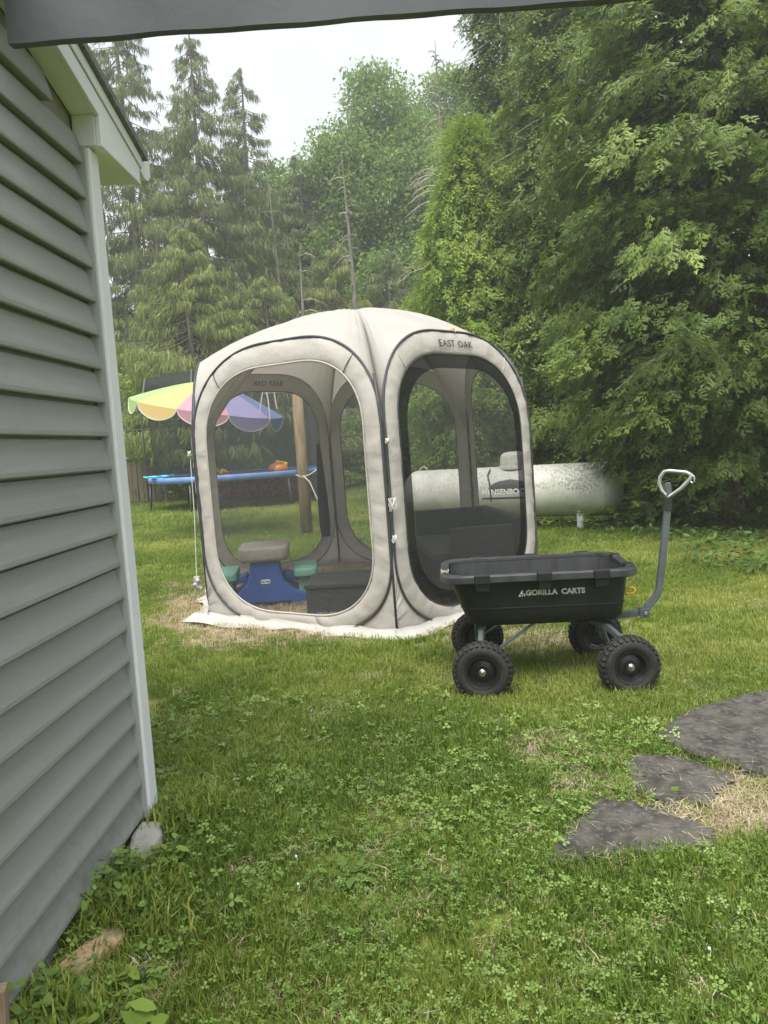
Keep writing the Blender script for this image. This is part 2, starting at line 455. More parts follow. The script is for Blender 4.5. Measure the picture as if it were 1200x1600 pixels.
# ================================================================== HOUSE
house = empty('grey_house', (-.97, 2.86, 0), -math.atan(.0290))
tag(house, 'grey vinyl-sided house with white corner trim and rake boards', 'house')
Z0, EXPO, U_BACK = .068, .1185, -5.0
NB = 26
def rake_z(u): return 2.617 - .265 * (u + .05)
MB().box((-4, U_BACK, .02), (-.04, .0, 2.5)).add(
    [(-4, U_BACK, 2.5), (-4, 0, 2.5), (-.04, 0, 2.5), (-.04, U_BACK, 2.5), (-4, U_BACK, rake_z(U_BACK)), (-4, 0, rake_z(0)), (-.04, 0, rake_z(0)), (-.04, U_BACK, rake_z(U_BACK))],
    [(0, 1, 2, 3), (4, 7, 6, 5), (0, 4, 5, 1), (1, 5, 6, 2), (2, 6, 7, 3), (3, 7, 4, 0)]).build('wall', 'wall_core', house)
wallbd = None
for i in range(NB):
    z = Z0 + i * EXPO
    # each course ends where the sloping rake cuts it
    uend = -.06
    zt = z + EXPO
    if zt > rake_z(uend): uend = min(-.06, -.05 - (zt - 2.617) / .265 - .02)
    jit = .0015 * math.sin(i * 3.1)
    prof = [(-.038, z + .004), (-.002 + jit, z), (.001 + jit, z + .004), (.0005 + jit, z + .016), (-.014, z + EXPO * .62), (-.0225, z + EXPO - .010), (-.0365, z + EXPO - .008), (-.0365, z + EXPO + .006), (-.038, z + EXPO + .006)]
    rings = []
    for u in np.linspace(U_BACK, uend, 12):
        wv = .0012 * math.sin(u * 2.3 + i * 1.3)
        rings.append([(x + wv, float(u), zz + .0012 * math.sin(u * 1.1 + i)) for x, zz in prof])
    b = MB().loft(rings).build('siding_board', 'siding', house)
# corner trim and channel
MB().box((-.03, -.062, .045), (.021, .022, 2.5)).build('corner_trim', 'trim', house, bevel=.004)
MB().box((-.03, -.078, .06), (.010, -.0622, 2.5)).build('corner_channel', mat('channel_grey', (.33, .345, .335), rough=.5), house)
MB().box((-4, -5, -.02), (-.03, -.02, .066)).build('foundation', 'concrete', house)
# rake: soffit, fascia, drip trim and roof; eave return box and gutter
def slope_strip(w0, w1, zo0, zo1, u0, u1):
    b = MB()
    vv = []
    for u in (u0, u1):
        z = rake_z(u)
        vv += [(w0, u, z + zo0), (w1, u, z + zo0), (w1, u, z + zo1), (w0, u, z + zo1)]
    return b.add(vv, [(0, 1, 2, 3), (7, 6, 5, 4), (0, 4, 5, 1), (1, 5, 6, 2), (2, 6, 7, 3), (3, 7, 4, 0)])
slope_strip(-.034, .045, -.004, .012, U_BACK, -.052).build('rake_soffit', 'trim', house)
slope_strip(.0455, .062, -.006, .068, U_BACK, .36).build('rake_fascia', 'trim', house, bevel=.002)
slope_strip(.0625, .07, .0685, .112, U_BACK, .375).build('rake_drip_edge', 'trim', house, bevel=.002)
slope_strip(-4.2, .088, .1125, .142, U_BACK, .40).build('roof', 'shingle', house)
slope_strip(-4.0, .0448, .013, .112, U_BACK, .35).build('roof_deck', 'wall_core', house)
e = MB()
e.add([(-.034, -.055, 2.507), (-.034, .352, 2.507), (.0454, .352, 2.507), (.0454, -.055, 2.507), (-.034, -.055, 2.613), (-.034, .352, 2.515), (.0454, .352, 2.515), (.0454, -.055, 2.613)],
      [(0, 1, 2, 3), (4, 7, 6, 5), (0, 4, 5, 1), (1, 5, 6, 2), (2, 6, 7, 3), (3, 7, 4, 0)])
e.build('eave_return', 'trim', house, bevel=.002)
e = MB()
e.add([(.0456, -.052, 2.503), (.0456, .358, 2.503), (.066, .358, 2.503), (.066, -.052, 2.503), (.0456, -.052, 2.606), (.0456, .358, 2.51), (.066, .358, 2.51), (.066, -.052, 2.606)],
      [(0, 1, 2, 3), (4, 7, 6, 5), (0, 4, 5, 1), (1, 5, 6, 2), (2, 6, 7, 3), (3, 7, 4, 0)])
e.build('eave_return_face', 'trim', house, bevel=.003)
MB().box((-4, .03, 2.514), (-.0345, .35, 2.526)).build('eave_soffit', 'trim', house)
MB().box((-4, .353, 2.515), (.0454, .366, 2.62)).build('eave_fascia', 'trim', house)
gp = [(.367, 2.635), (.367, 2.56), (.40, 2.545), (.45, 2.548), (.478, 2.575), (.49, 2.635), (.484, 2.64), (.47, 2.58), (.445, 2.556), (.40, 2.553), (.375, 2.565), (.374, 2.635)]
MB().loft([[(x, a, b) for a, b in gp] for x in (-4, .06)]).build('gutter', 'trim', house)
MB().loft([[(x, a, b) for a, b in gp[:6]] for x in (.0602, .066)]).build('gutter_end_cap', 'trim', house)

# beam that spans from the house wall across the view
bm_o = MB()
rings = []
for i, x in enumerate(np.linspace(-.955, 1.7, 40)):
    e1 = .010 * (x + .955) + .0015 * math.sin(x * 9) + .0015 * math.sin(x * 23 + 1); e2 = .001 * math.sin(x * 14 + 2)
    rings.append([(x, 2.235, 2.568 + e1), (x, 2.27, 2.571 + e1 + e2), (x, 2.27, 2.85), (x, 2.235, 2.85)])
bo = bm_o.loft(rings).build('porch_beam', 'beam')
tag(bo, 'dark blue-grey porch beam running across the top of the view', 'beam')

# loose things by the foundation
b = MB(); b.loft([[(x * .9 + (.01 if z else 0), y * .95, z) for x, y in ((-.065, -.115), (.06, -.12), (.07, .1), (.03, .13), (-.06, .115))] for z in (0, .03, .055)])
o = b.build('timber_block', 'brick', loc=(-.905, 2.05, -.004), rot=(.05, -.1, -.45), bevel=.012); o.scale = (.85, .8, .85)
tag(o, 'short worn orange-brown timber lying in weeds beside the house wall', 'timber')
b = MB(); b.loft([[(x * s_, y * s_, z) for x, y in ((-.06, -.13), (.05, -.14), (.07, 0), (.05, .12), (-.05, .13), (-.075, .02))] for z, s_ in ((-.03, 1), (.045, 1.02), (.075, .93), (.088, .65))])
o = b.build('concrete_lump', 'concrete', loc=(-.93, 2.66, -.012), rot=(.02, .05, .12), bevel=.01); o.scale = (.8, .9, .85)
tag(o, 'rough grey concrete lump under the white corner trim', 'stone')
b = MB().box((-.018, -.018, 0), (.018, .018, .24)); 
o = b.build('wooden_stake', 'wood_post', loc=(-.985, 1.70, -.05), rot=(0, .04, .2), bevel=.003)
tag(o, 'brown wooden stake beside the nearest siding, at the bottom left corner', 'stake')

# ================================================================== SCREEN TENT
tent = empty('screen_tent', (HEX_C[0], HEX_C[1], 0))
tag(tent, 'beige six-sided pop-up screen tent with rounded mesh windows', 'tent')
AH = HEX_S / 2            # half face width
ZT, ZB = 2.245, .02
LC = [Vector((c[0] - HEX_C[0], c[1] - HEX_C[1], 0)) for c in HC]
LEAN = Vector((-.012, .01, 0))

def rrect(hw, z0, z1, rt, rb, n=24, rtz=None, rbz=None):
    """rounded arch outline from bottom centre, counter-clockwise seen from outside: (s, z)"""
    rtz = rtz or rt; rbz = rbz or rb
    pts = []
    def arc(cx, cz, rx, rz, a0, a1):
        for i in range(n):
            a = a0 + (a1 - a0) * i / (n - 1)
            # superellipse corner, squarer than a circle
            c, s_ = math.cos(a), math.sin(a); k = 2 / 2.25
            pts.append((cx + rx * math.copysign(abs(c) ** k, c), cz + rz * math.copysign(abs(s_) ** k, s_)))
    arc(hw - rb, z0 + rbz, rb, rbz, -PI / 2, 0)
    for i in range(1, 24): pts.append((hw, z0 + rbz + (z1 - rtz - z0 - rbz) * i / 24))
    arc(hw - rt, z1 - rtz, rt, rtz, 0, PI / 2)
    for i in range(1, 4): pts.append(((hw - rt) * (1 - i / 2), z1))
    arc(-hw + rt, z1 - rtz, rt, rtz, PI / 2, PI)
    for i in range(1, 24): pts.append((-hw, z1 - rtz + (z0 + rbz - z1 + rtz) * i / 24))
    arc(-hw + rb, z0 + rbz, rb, rbz, PI, 3 * PI / 2)
    for i in range(1, 4): pts.append(((-hw + rb) * (1 - i / 2), z0))
    return pts

def face_frame(k):
    a, b = LC[k], LC[(k + 1) % 6]
    mid = (a + b) / 2; ds = (b - a).normalized(); fs = (b - a).length / HEX_S; nn0 = Vector((mid.x, mid.y, 0)).normalized()
    nn = Vector((ds.y, -ds.x, 0)); nn = nn if nn.dot(nn0) > 0 else -nn
    def P(s, z, off=0.):
        bul = .035 * (1 - min(1, (s / AH) ** 2)) * math.sin(PI * min(1, max(0, z / ZT)))
        inw = -.10 * max(0, (z - 1.45) / .8) ** 1.6        # the faces lean in above the shoulders
        return mid + ds * s * fs + nn * (bul + inw + off) + Vector((0, 0, z)) + LEAN * z
    return P, mid, ds, nn

OUT = rrect(AH - .012, ZB, ZT, .70, .60, rtz=.74, rbz=.58)
INN = rrect(AH - .142, ZB + .11, ZT - .185, .53, .52, rtz=.56, rbz=.52)
NO = len(OUT)
TOPI = [i for i in range(NO) if OUT[i][1] > 1.49]
roofs = []
for k in range(6):
    P, mid, ds, nn = face_frame(k)
    # frame band, slightly padded and wrinkled
    fb = MB()
    rings = []
    rw = random.Random(40 + k); cre = [rw.gauss(0, 1) for _ in range(NO)]
    for i in range(NO):
        (so, zo), (si, zi) = OUT[i], INN[i]
        row = []
        for t in (0, .12, .35, .62, .88, 1):
            s_ = so + (si - so) * t; z_ = zo + (zi - zo) * t
            wr = .0042 * cre[i] * (.5 + .5 * math.sin(3 * t + cre[(i * 7) % NO])) + .003 * math.sin(i * .9 + t * 4 + k)
            row.append(P(s_, z_, .016 * math.sin(PI * t) ** .6 + wr if 0 < t < 1 else 0))
        rings.append(row)
    rings.append(rings[0])
    fb.loft(rings, closed=False, caps=False)
    panel = fb.build('frame_panel', 'fabric', tent, smooth=True)
    sol = panel.modifiers.new('thick', 'SOLIDIFY'); sol.thickness = .004; sol.offset = -1
    # piping along the outer edge
    MB().tube([P(s_, z_, .006) for s_, z_ in OUT], .0098, 6, closed=True).build('piping', 'piping', panel, smooth=True)
    # seam across the band near the top corners
    for sg in (1, -1):
        i0 = min(range(NO), key=lambda q: (OUT[q][0] - sg * .62) ** 2 + (OUT[q][1] - 2.06) ** 2)
        (so, zo), (si, zi) = OUT[i0], INN[i0]
        MB().tube([P(so + (si - so) * t, zo + (zi - zo) * t, .004 + .016 * math.sin(PI * t) ** .6) for t in (0, .3, .7, 1)], .004, 4).build('band_seam', 'fabric' if k < 2 else 'piping', panel)
    # insect screen
    cs, cz = 0, 1.1
    ms = MB()
    rr = [[P(cs + (s_ - cs) * q, cz + (z_ - cz) * q) for s_, z_ in INN] for q in (.05, .35, .7, .999)]
    if k == 0:
        rr = [[P(cs + (s_ - cs) * q, cz + (z_ - cz) * q) for s_, z_ in INN] for q in (.05, .35, .7, .885)]
    ms.loft([r_ for r_ in rr], caps=False)
    ms.add(rr[0], [tuple(range(len(rr[0])))])
    scr = ms.build('mesh_window', 'screen_door' if k == 0 else 'screen', panel, smooth=True)
    if k == 0:
        MB().loft([[P(cs + (s_ - cs) * q, cz + (z_ - cz) * q, .001) for s_, z_ in INN] for q in (.8851, .94, .999)], caps=False).build('black_mesh_border', 'black_band', panel, smooth=True)
    MB().tube([P(s_, z_, .004) for s_, z_ in INN], .005 if k < 2 else .008, 5, closed=True).build('window_binding', 'fabric' if k == 5 else 'piping', panel, smooth=True)
    # fabric gussets in the two lower corners
    gs = MB()
    low = [i for i in range(NO) if OUT[i][1] < .80 and OUT[i][0] > .2]
    for sg in (1, -1):
        r0 = [P(sg * OUT[i][0], OUT[i][1]) for i in low]
        r1 = [P(sg * min(AH, OUT[i][0] * .35 + AH * .65 + .05), max(.02, OUT[i][1] * .75 - .02)) for i in low]
        r2 = [P(sg * AH, max(.0, OUT[i][1] - .30) * 1.35 if OUT[i][1] > .3 else .0) for i in low]
        gs.loft([r0, r1, r2], closed=False, caps=False)
        gs.loft([[P(sg * .0, ZB), P(sg * .3, ZB), P(sg * .33, ZB)], [P(0, -.01), P(sg * .4, -.01), P(sg * AH, -.01)]], closed=False, caps=False)
    gs.build('corner_gusset', 'fabric', panel, smooth=True)
    # skirt flap lying on the ground
    fl = MB(); rows = []
    nseg = 52
    for i2 in range(nseg + 1):
        i = i2 / 2
        s_ = -AH - .05 + (2 * AH + .1) * i2 / nseg
        w = .10 + .035 * math.sin(i * .55 + k * 2) + .018 * math.sin(i * .9 + k)
        if k == 5 and i < 9: w += .16 * (1 - i / 9)
        if k == 4 and i > 19: w += .10 * (i - 19) / 7
        hz = .022 + .008 * math.sin(i * .7 + k) + (.07 * max(0, 1 - i / 5) if k == 5 else 0)
        rows.append([P(s_, .075 + .008 * math.sin(i * 1.3), .012), P(s_, .045 + .012 * math.sin(i * 1.1), .02), P(s_, hz + .012 + .006 * math.sin(i * .8), .02 + w * .45), P(s_, hz * .5 + .010 + .005 * math.sin(i * 1.1 + k), .02 + w)])
    fl.loft(rows, closed=False, caps=False)
    f_ = fl.build('ground_flap', 'flap', tent, smooth=True)
    # roof gore
    apex = Vector((.06, 0, 2.635)) + LEAN * 2.4
    rg = MB(); rows = []
    tp = sorted(TOPI, key=lambda i: -OUT[i][0])
    edge = [P(AH, 1.50, -.01)] + [P(OUT[i][0], OUT[i][1], -.002) for i in tp] + [P(-AH, 1.50, -.01)]
    for j in range(11):
        t = j / 10
        row = []
        for q, p in enumerate(edge):
            zz = p.z + (apex.z - p.z) * (1 - (1 - t) ** 2.15)
            xy = p.lerp(apex, t)
            wr = .006 * math.sin(q * 1.9 + k) * math.sin(PI * t)
            row.append(Vector((xy.x, xy.y, zz + wr)))
        rows.append(row)
    rg.loft(rows, closed=False, caps=False)
    rg.build('roof_gore', 'roof_fabric', tent, smooth=True)
    MB().tube([r_[0] + Vector((0, 0, .004)) for r_ in rows], .006, 5).build('roof_seam', 'roof_fabric', tent, smooth=True)
    # corner pole seam
    if k in (1, 2, 3, 4, 5, 0):
        MB().tube([P(-AH, z_, -.012) for z_ in (.0, .5, 1.0, 1.5, 1.9)], .011, 6).build('corner_pole', 'piping', tent, smooth=True)
    # printed name on the two door faces
    if k in (0, 3):
        for word, al, x0 in (('EAST', 'RIGHT', .012), ('OAK', 'LEFT', .045)):
            me = text_mesh(word, .076, .0006, align=al, space=1.1, bold=.0006)
            zc = ZT - .105
            for vert in me.vertices:
                x, y = x0 + vert.co.x, vert.co.y
                vert.co = P(x, zc + y, .031) if k == 0 else P(x, zc + y, -.012)
            me.materials.clear(); me.materials.append(M['print'])
            link(bpy.data.objects.new('name_print', me), panel)

# rope bundles, cords and a hanging weight (all tied to the tent)
def rope_bundle(p, s=1.0, seed=0):
    r_ = random.Random(seed); pts = []
    for i in range(40):
        a = i * .95
        pts.append(Vector(p) + Vector((math.cos(a) * .022 * s + r_.uniform(-.006, .006), math.sin(a * .7) * .012 - .02, (math.sin(a * 1.31) * .045 + r_.uniform(-.012, .012)) * s)))
    MB().tube(pts, .0032, 5).build('rope_bundle', 'rope', tent, smooth=True)
P0, *_ = face_frame(0); P5, *_ = face_frame(5); P4, *_ = face_frame(4)
rope_bundle(P0(-AH, .98, .035), 1., 1)
rope_bundle(P0(-AH, .73, .03), .6, 2)
rope_bundle(P0(-AH, 1.42, .03), .4, 3)
q0 = P5(-AH, 1.42, .05); q1 = Vector((q0.x - .02, q0.y - .05, .40))
MB().tube([q0, q0.lerp(q1, .5) + Vector((.01, 0, 0)), q1], .0035, 5).build('hanging_cord', 'rope', tent)
rope_bundle(q0, .5, 5)
wb = MB()
for i in range(5): wb.cbox(q1 + Vector((.015 * math.sin(i * 2), .01 * math.cos(i * 3), -.015 - .02 * i)), (.05, .04, .03), (i, i * .7, i * 1.3))
wb.build('cord_weight', 'weight', tent, bevel=.005)
MB().tube([P0(0.02, ZT + .012, .02), P0(.05, ZT + .03, .02), P0(.06, ZT - .005, .022)], .006, 5).build('yellow_tie', 'yellow', tent)
# rolled dark door flap inside the rear door face
P3, *_ = face_frame(3)
rp = [P3(-AH + .20, z_, -.05) for z_ in (1.45, 1.1, .8, .5, .36)] 
MB().tube(rp, [.02, .045, .06, .065, .05], 10).build('rolled_door', 'black_band', tent, smooth=True)

# ================================================================== INSIDE THE TENT
tb = empty('toddler_picnic_table', (-1.13, 7.08, 0), math.radians(6))
tag(tb, 'small plastic picnic table, tan top, blue base and green seats, inside the tent', 'table')
def rr2(hx, hy, r, n=5):
    pts = []
    for cx, cy_, a0 in ((hx - r, hy - r, 0), (-hx + r, hy - r, PI / 2), (-hx + r, -hy + r, PI), (hx - r, -hy + r, 3 * PI / 2)):
        for i in range(n): pts.append((cx + r * math.cos(a0 + PI / 2 * i / (n - 1)), cy_ + r * math.sin(a0 + PI / 2 * i / (n - 1))))
    return pts
tt = MB(); tt.loft([[(x * q, y * q, z) for x, y in rr2(.225, .28, .09)] for z, q in ((.415, .9), (.425, .97), (.45, 1), (.525, 1), (.54, .985), (.546, .95))])
smooth_by_angle(tt.build('table_top', 'tan_plastic', tb), 50)
prof = [(-.40, 0), (-.37, .10), (-.26, .14), (-.17, .22), (-.135, .32), (-.13, .42), (.13, .42), (.135, .32), (.17, .22), (.26, .14), (.37, .10), (.40, 0), (.24, .0), (.2, .035), (-.2, .035), (-.24, 0)]
bs = MB()
for y0, y1 in ((-.235, .235),):
    n = len(prof)
    bs.loft([[(x, y, z) for x, z in prof] for y in (y0, y0 + .02, y1 - .02, y1)])
bs.build('base', 'blue_plastic', tb, bevel=.018, seg=3)
for sg in (-1, 1):
    st = MB(); st.loft([[(sg * .365 + x * q, y * q, z) for x, y in rr2(.11, .26, .05)] for z, q in ((.25, .8), (.26, .97), (.315, 1), (.33, .95))])
    smooth_by_angle(st.build('seat', 'green_plastic', tb), 50)
    MB().cbox((sg * .35, -.02, .16), (.11, .36, .19)).build('seat_support', 'green_plastic', tb, bevel=.015)
    MB().cbox((sg * .24, 0, .24), (.16, .2, .06), (0, sg * .3, 0)).build('seat_arm', 'blue_plastic', tb, bevel=.01)
lb = MB().loft([[(x, y_, .235 + z) for x, z in rr2(.045, .019, .018)] for y_ in (-.2415, -.2365)]).build('label_plate', mat('label_white', (.72, .74, .72), rough=.5), tb)
me = text_mesh('little tikes', .021, .0004, bold=.0009)
me.transform(Matrix.Rotation(PI / 2, 4, 'X')); me.transform(Matrix.Translation((0, -.2422, .235))); me.materials.clear(); me.materials.append(M['print'])
link(bpy.data.objects.new('label_print', me), lb)

wk = empty('wicker_storage_box', (-.36, 6.62, 0), math.radians(-3))
tag(wk, 'low black wicker storage box on dry grass inside the tent', 'box')
MB().box((-.32, -.30, .0), (.32, .30, .235)).build('body', 'wicker', wk, bevel=.008)
MB().box((-.335, -.315, .2355), (.335, .315, .27)).build('lid', 'wicker', wk, bevel=.008)
for sx in (-1, 1):
    MB().box((sx * .30 - .015, -.307, .0), (sx * .30 + .015, -.301, .235)).build('corner_strip', 'wicker', wk)

sf = empty('wicker_sofa', (.80, 7.32, 0), math.radians(5))
tag(sf, 'black wicker sofa with high sides and charcoal cushion inside the tent', 'sofa')
MB().box((-.42, -.62, .04), (.26, .66, .33)).build('seat_base', 'wicker', sf, bevel=.01)
MB().box((-.44, -.61, .331), (.25, .65, .43)).build('cushion', 'cushion', sf, bevel=.03, seg=3)
MB().box((.27, -.70, .03), (.36, .74, .69)).build('backrest', 'wicker', sf, bevel=.012)
MB().box((-.42, .665, .03), (.265, .74, .685)).build('armrest', 'wicker', sf, bevel=.012)
MB().box((-.30, -.70, .03), (.265, -.625, .635)).build('armrest', 'wicker', sf, bevel=.012)
for i in range(14):
    MB().box((-.427, -.60 + i * .092, .05), (-.421, -.56 + i * .092, .32)).build('front_slat', 'wicker', sf)
for x_ in (-.38, .22):
    for y_ in (-.58, .6): MB().box((x_ - .025, y_ - .025, 0), (x_ + .025, y_ + .025, .04)).build('foot', 'wicker', sf)

# ================================================================== GARDEN CART
CX, CY, CYAW = .83, 4.37, math.radians(-5)
cart = empty('garden_cart', (CX, CY, 0), CYAW)
tag(cart, 'black poly dump cart with four fat tyres and upright steel pull handle', 'cart')
def tubring(x0, x1, hy, rl, rr_, z, n=6):
    pts = []
    for cx, cy_, r, a0 in ((x1 - rr_, hy - rr_, rr_, 0), (x0 + rl, hy - rl, rl, PI / 2), (x0 + rl, -hy + rl, rl, PI), (x1 - rr_, -hy + rr_, rr_, 3 * PI / 2)):
        for i in range(n): pts.append(Vector((cx + r * math.cos(a0 + PI / 2 * i / (n - 1)), cy_ + r * math.sin(a0 + PI / 2 * i / (n - 1)), z)))
    return pts
ZR, ZBT = .655, .375
def sec(t, ins=0.):
    z = ZBT + (ZR - ZBT) * t
    return tubring(-.385 + (-.10) * t + ins, .455 + .035 * t - ins, .245 + .045 * t - ins, .09 + .03 * t, .07 + .02 * t, z)
outer = [sec(0, .03), sec(.0, .012), sec(.06), sec(.30), sec(.31, -.004), sec(.33, -.004), sec(.34), sec(.7), sec(.93)]
for r_ in outer[:1]:
    for p in r_: p.z -= .012
smooth_by_angle(MB().loft(outer, caps=False).add(outer[0], [tuple(range(len(outer[0])))]).build('tub', 'poly', cart), 40)
inner = [sec(.95, .012), sec(.6, .014), sec(.12, .016), sec(.07, .03)]
tubin = smooth_by_angle(MB().loft(inner, caps=False).add(inner[-1], [tuple(range(len(inner[-1])))]).build('tub_lining', 'poly_in', cart), 40)
rimp = []
for ins, dz in ((.010, -.012), (.008, .004), (-.004, .010), (-.030, .008), (-.040, .0), (-.042, -.030), (-.034, -.036), (-.002, -.032), (-.002, -.022)):
    r_ = sec(1., ins)
    for p in r_: p.z = ZR + dz
    rimp.append(r_)
smooth_by_angle(MB().loft(rimp, caps=False).build('rim', 'poly_rim', cart), 30)
for sy in (-1, 1):
    for x_, w in ((-.30, .085), (.03, .08), (.33, .085)):
        c_ = MB().cbox((x_, sy * .318, ZR - .012), (w, .052, .052))
        c_.cbox((x_, sy * .307, ZR - .058), (w * .82, .034, .05))
        c_.build('rim_clip', 'poly', cart, bevel=.006)
for y_ in (-.17, .17):
    MB().cbox((.505, y_, ZR - .008), (.05, .06, .046)).build('rim_clip', 'poly', cart, bevel=.006)
# dry grass and grime caught on the rear rim is real stuff on it
lt = [tuple(Vector((-.50, -.10, .66)) + Vector((.02 * math.sin(i * 7.1), .075 * math.sin(i * 3.3) - .04, .006 * math.cos(i * 5)))) for i in range(40)]
MB().tube(lt, .004, 4).build('grass_clippings', mat('dry_clippings', (.30, .26, .19), (.42, .37, .28), scale=30, rough=.95), cart)
# lettering on the near side
def side_pt(x, h):     # point on the near wall, h metres above the base
    t = (h - ZBT) / (ZR - ZBT)
    return Vector((x, -(.245 + .045 * t) - .0035, h))
xw = -.068
for word in ('GORILLA', 'CARTS'):
    me = text_mesh(word, .0415, .0004, align='LEFT', space=1.0, bold=.0022)
    wmax = max(v_.co.x for v_ in me.vertices)
    for v_ in me.vertices: v_.co = side_pt(xw + v_.co.x, .548 + v_.co.y)
    xw += wmax + .018
    me.materials.clear(); me.materials.append(M['white_print'])
    link(bpy.data.objects.new('name_print', me), cart)
lg = MB()
for poly in ([(-.086, 0), (-.078, .017), (-.071, .002), (-.069, 0)], [(-.076, .02), (-.067, .036), (-.060, .02), (-.0655, .009), (-.069, .012)],
             [(-.066, .0), (-.0625, .012), (-.059, .0)], [(-.0655, .038), (-.064, .042), (-.058, .030), (-.061, .026)],
             [(-.0585, .018), (-.053, .019), (-.045, .002), (-.053, .002)]):
    lg.add([side_pt(x * .95 - .026, .530 + y * .9) for x, y in poly], [tuple(range(len(poly)))])
lg.build('logo_print', 'white_print', cart, fix=False)
# wheels
def tyre(R, w):
    t = MB()
    pr = []
    n = 18
    for i in range(n + 1):
        a = -PI * .80 + 2 * PI * .80 * i / n
        pr.append((R - .044 + .040 * math.cos(a), w / 2 * math.copysign(abs(math.sin(a)) ** .8, a)))
    t.lathe(pr, 48, axis='Y')
    for k in range(30):
        for sd in (-1, 1):
            a = 2 * PI * (k + (.5 if sd > 0 else 0)) / 30
            for yy, ww, dr, tw in ((.013, .022, .001, .35), (.036, .022, -.006, -.3)):
                mt = Matrix.Rotation(a, 4, 'Y') @ Matrix.Translation((0, sd * yy, R - .004 + dr)) @ Matrix.Rotation(sd * tw, 4, 'Z') @ Matrix.Rotation(-sd * (.15 if yy < .02 else .62), 4, 'X')
                t.box((-.009, -ww / 2, -.008), (.009, ww / 2, .006), mt)
    return t
WR = .16
tyre_o = tyre(WR, .105).build('wheel', 'rubber', None)
smooth_by_angle(tyre_o, 32)
tyre_me = tyre_o.data
bpy.data.objects.remove(tyre_o)
rim_me = smooth_by_angle(MB().lathe([(.012, -.028), (.03, -.03), (.034, -.018), (.06, -.012), (.066, -.022), (.078, -.044), (.09, -.047), (.093, -.04), (.088, -.03), (.08, .03), (.093, .04), (.09, .047), (.078, .044), (.06, .02), (.012, .02)], 40, axis='Y').build('rim_tmp', 'rim'), 30)
hub_me = smooth_by_angle(MB().lathe([(.0005, -.052), (.008, -.052), (.010, -.044), (.0105, -.04), (.016, -.039), (.019, -.036), (.019, -.026), (.02, .03)], 20, axis='Y').build('hub_tmp', 'chrome'), 30)
rmd, hmd = rim_me.data, hub_me.data
bpy.data.objects.remove(rim_me); bpy.data.objects.remove(hub_me)
wh = [(-.325, -.365, -4), (.445, -.365, 7), (-.325, .365, -4), (.40, .335, 7)]
for wx, wy, st in wh:
    o = bpy.data.objects.new('wheel', tyre_me); o.location = (wx, wy, WR - .008)
    flip = wy > 0
    o.rotation_euler = (0, random.uniform(0, 6), math.radians(st) + (PI if flip else 0))
    link(o, cart)
    for nm, md in (('wheel_rim', rmd), ('hub', hmd)):
        link(bpy.data.objects.new(nm, md), o)
# steel running gear
for p_, q_ in (((-.325, -.31, WR), (-.325, .31, WR)), ((.44, -.31, WR), (.41, .29, WR))):
    smooth_by_angle(MB().tube([p_, q_], .011, 8).build('axle', 'steel', cart), 40)
for sy in (-1, 1):
    MB().tube([(-.30, sy * .17, .36), (-.315, sy * .2, .33), (-.325, sy * .275, .26), (-.325, sy * .29, .15)], .019, 4, phase=PI / 4).build('rear_leg', 'steel', cart)
    MB().tube([(.30, sy * .12, .345), (.37, sy * .22, .33), (.42, sy * .29, .285), (.44 - (.03 if sy > 0 else 0), sy * .30, .15)], .02, 4, phase=PI / 4).build('front_leg', 'steel', cart)
    MB().tube([(-.02, sy * .2, .365), (-.30, sy * .24, .19)], .009, 6).build('brace', 'steel', cart)
MB().cbox((.02, 0, .352), (.8, .06, .03)).build('chassis_bar', 'steel', cart)
MB().tube([(.36, 0, .35), (.40, 0, .20), (.42, 0, .16)], .016, 6).build('steering_post', 'steel', cart)
MB().tube([(.36, .27, .10), (.40, .275, .085), (.44, .27, .1)], .006, 6).build('latch_rod', 'chrome', cart)
# pull handle
HPX = .615
MB().tube([(.36, -.01, .335), (.46, -.01, .342), (HPX - .03, -.01, .35)], .024, 4, phase=PI / 4).build('tongue', 'steel', cart, bevel=.003)
pv = MB(); pv.cbox((HPX, -.036, .352), (.055, .006, .052)); pv.cbox((HPX, .016, .352), (.055, .006, .052))
pv.build('pivot_bracket', 'steel', cart, bevel=.004)
MB().tube([(HPX + .004, -.047, .352), (HPX + .004, .03, .352)], .011, 10).build('pivot_bolt', 'chrome', cart, bevel=.002)
hd = MB().tube([(HPX - .005, -.01, .345), (HPX + .03, -.01, .39), (HPX + .075, -.01, .445), (HPX + .09, -.01, .48), (HPX + .105, -.01, .58), (HPX + .15, -.01, .935)], .025, 4, phase=PI / 4)
handle = hd.build('handle', 'steel', cart, bevel=.004)
MB().tube([(HPX + .149, -.01, .93), (HPX + .156, -.01, 1.0)], [.028, .02], 8).build('grip_socket', 'poly', handle)
gx = HPX + .157
a_ = Vector((.86, -.5, 0)).normalized()
gl = [(0, 1.0), (-.035, 1.04), (-.048, 1.08), (-.042, 1.115), (-.018, 1.146), (.01, 1.15), (.10, 1.138), (.125, 1.125), (.118, 1.10), (.07, 1.05)]
MB().tube([Vector((gx, -.01, 0)) + a_ * p + Vector((0, 0, z)) for p, z in gl], .0105, 8, closed=True).build('grip_loop', 'silver', handle, smooth=True)
MB().cbox((gx + .002, -.012, 1.045), (.032, .012, .08), (0, -.1, 0)).build('grip_tab', 'steel', handle, bevel=.004)
MB().tube([Vector((gx, -.01, 0)) + a_ * p + Vector((0, 0, z)) for p, z in ((.12, 1.125), (.14, 1.115), (.142, 1.09), (.13, 1.075), (.12, 1.09))], .005, 6).build('grip_hook', 'chrome', handle, smooth=True)
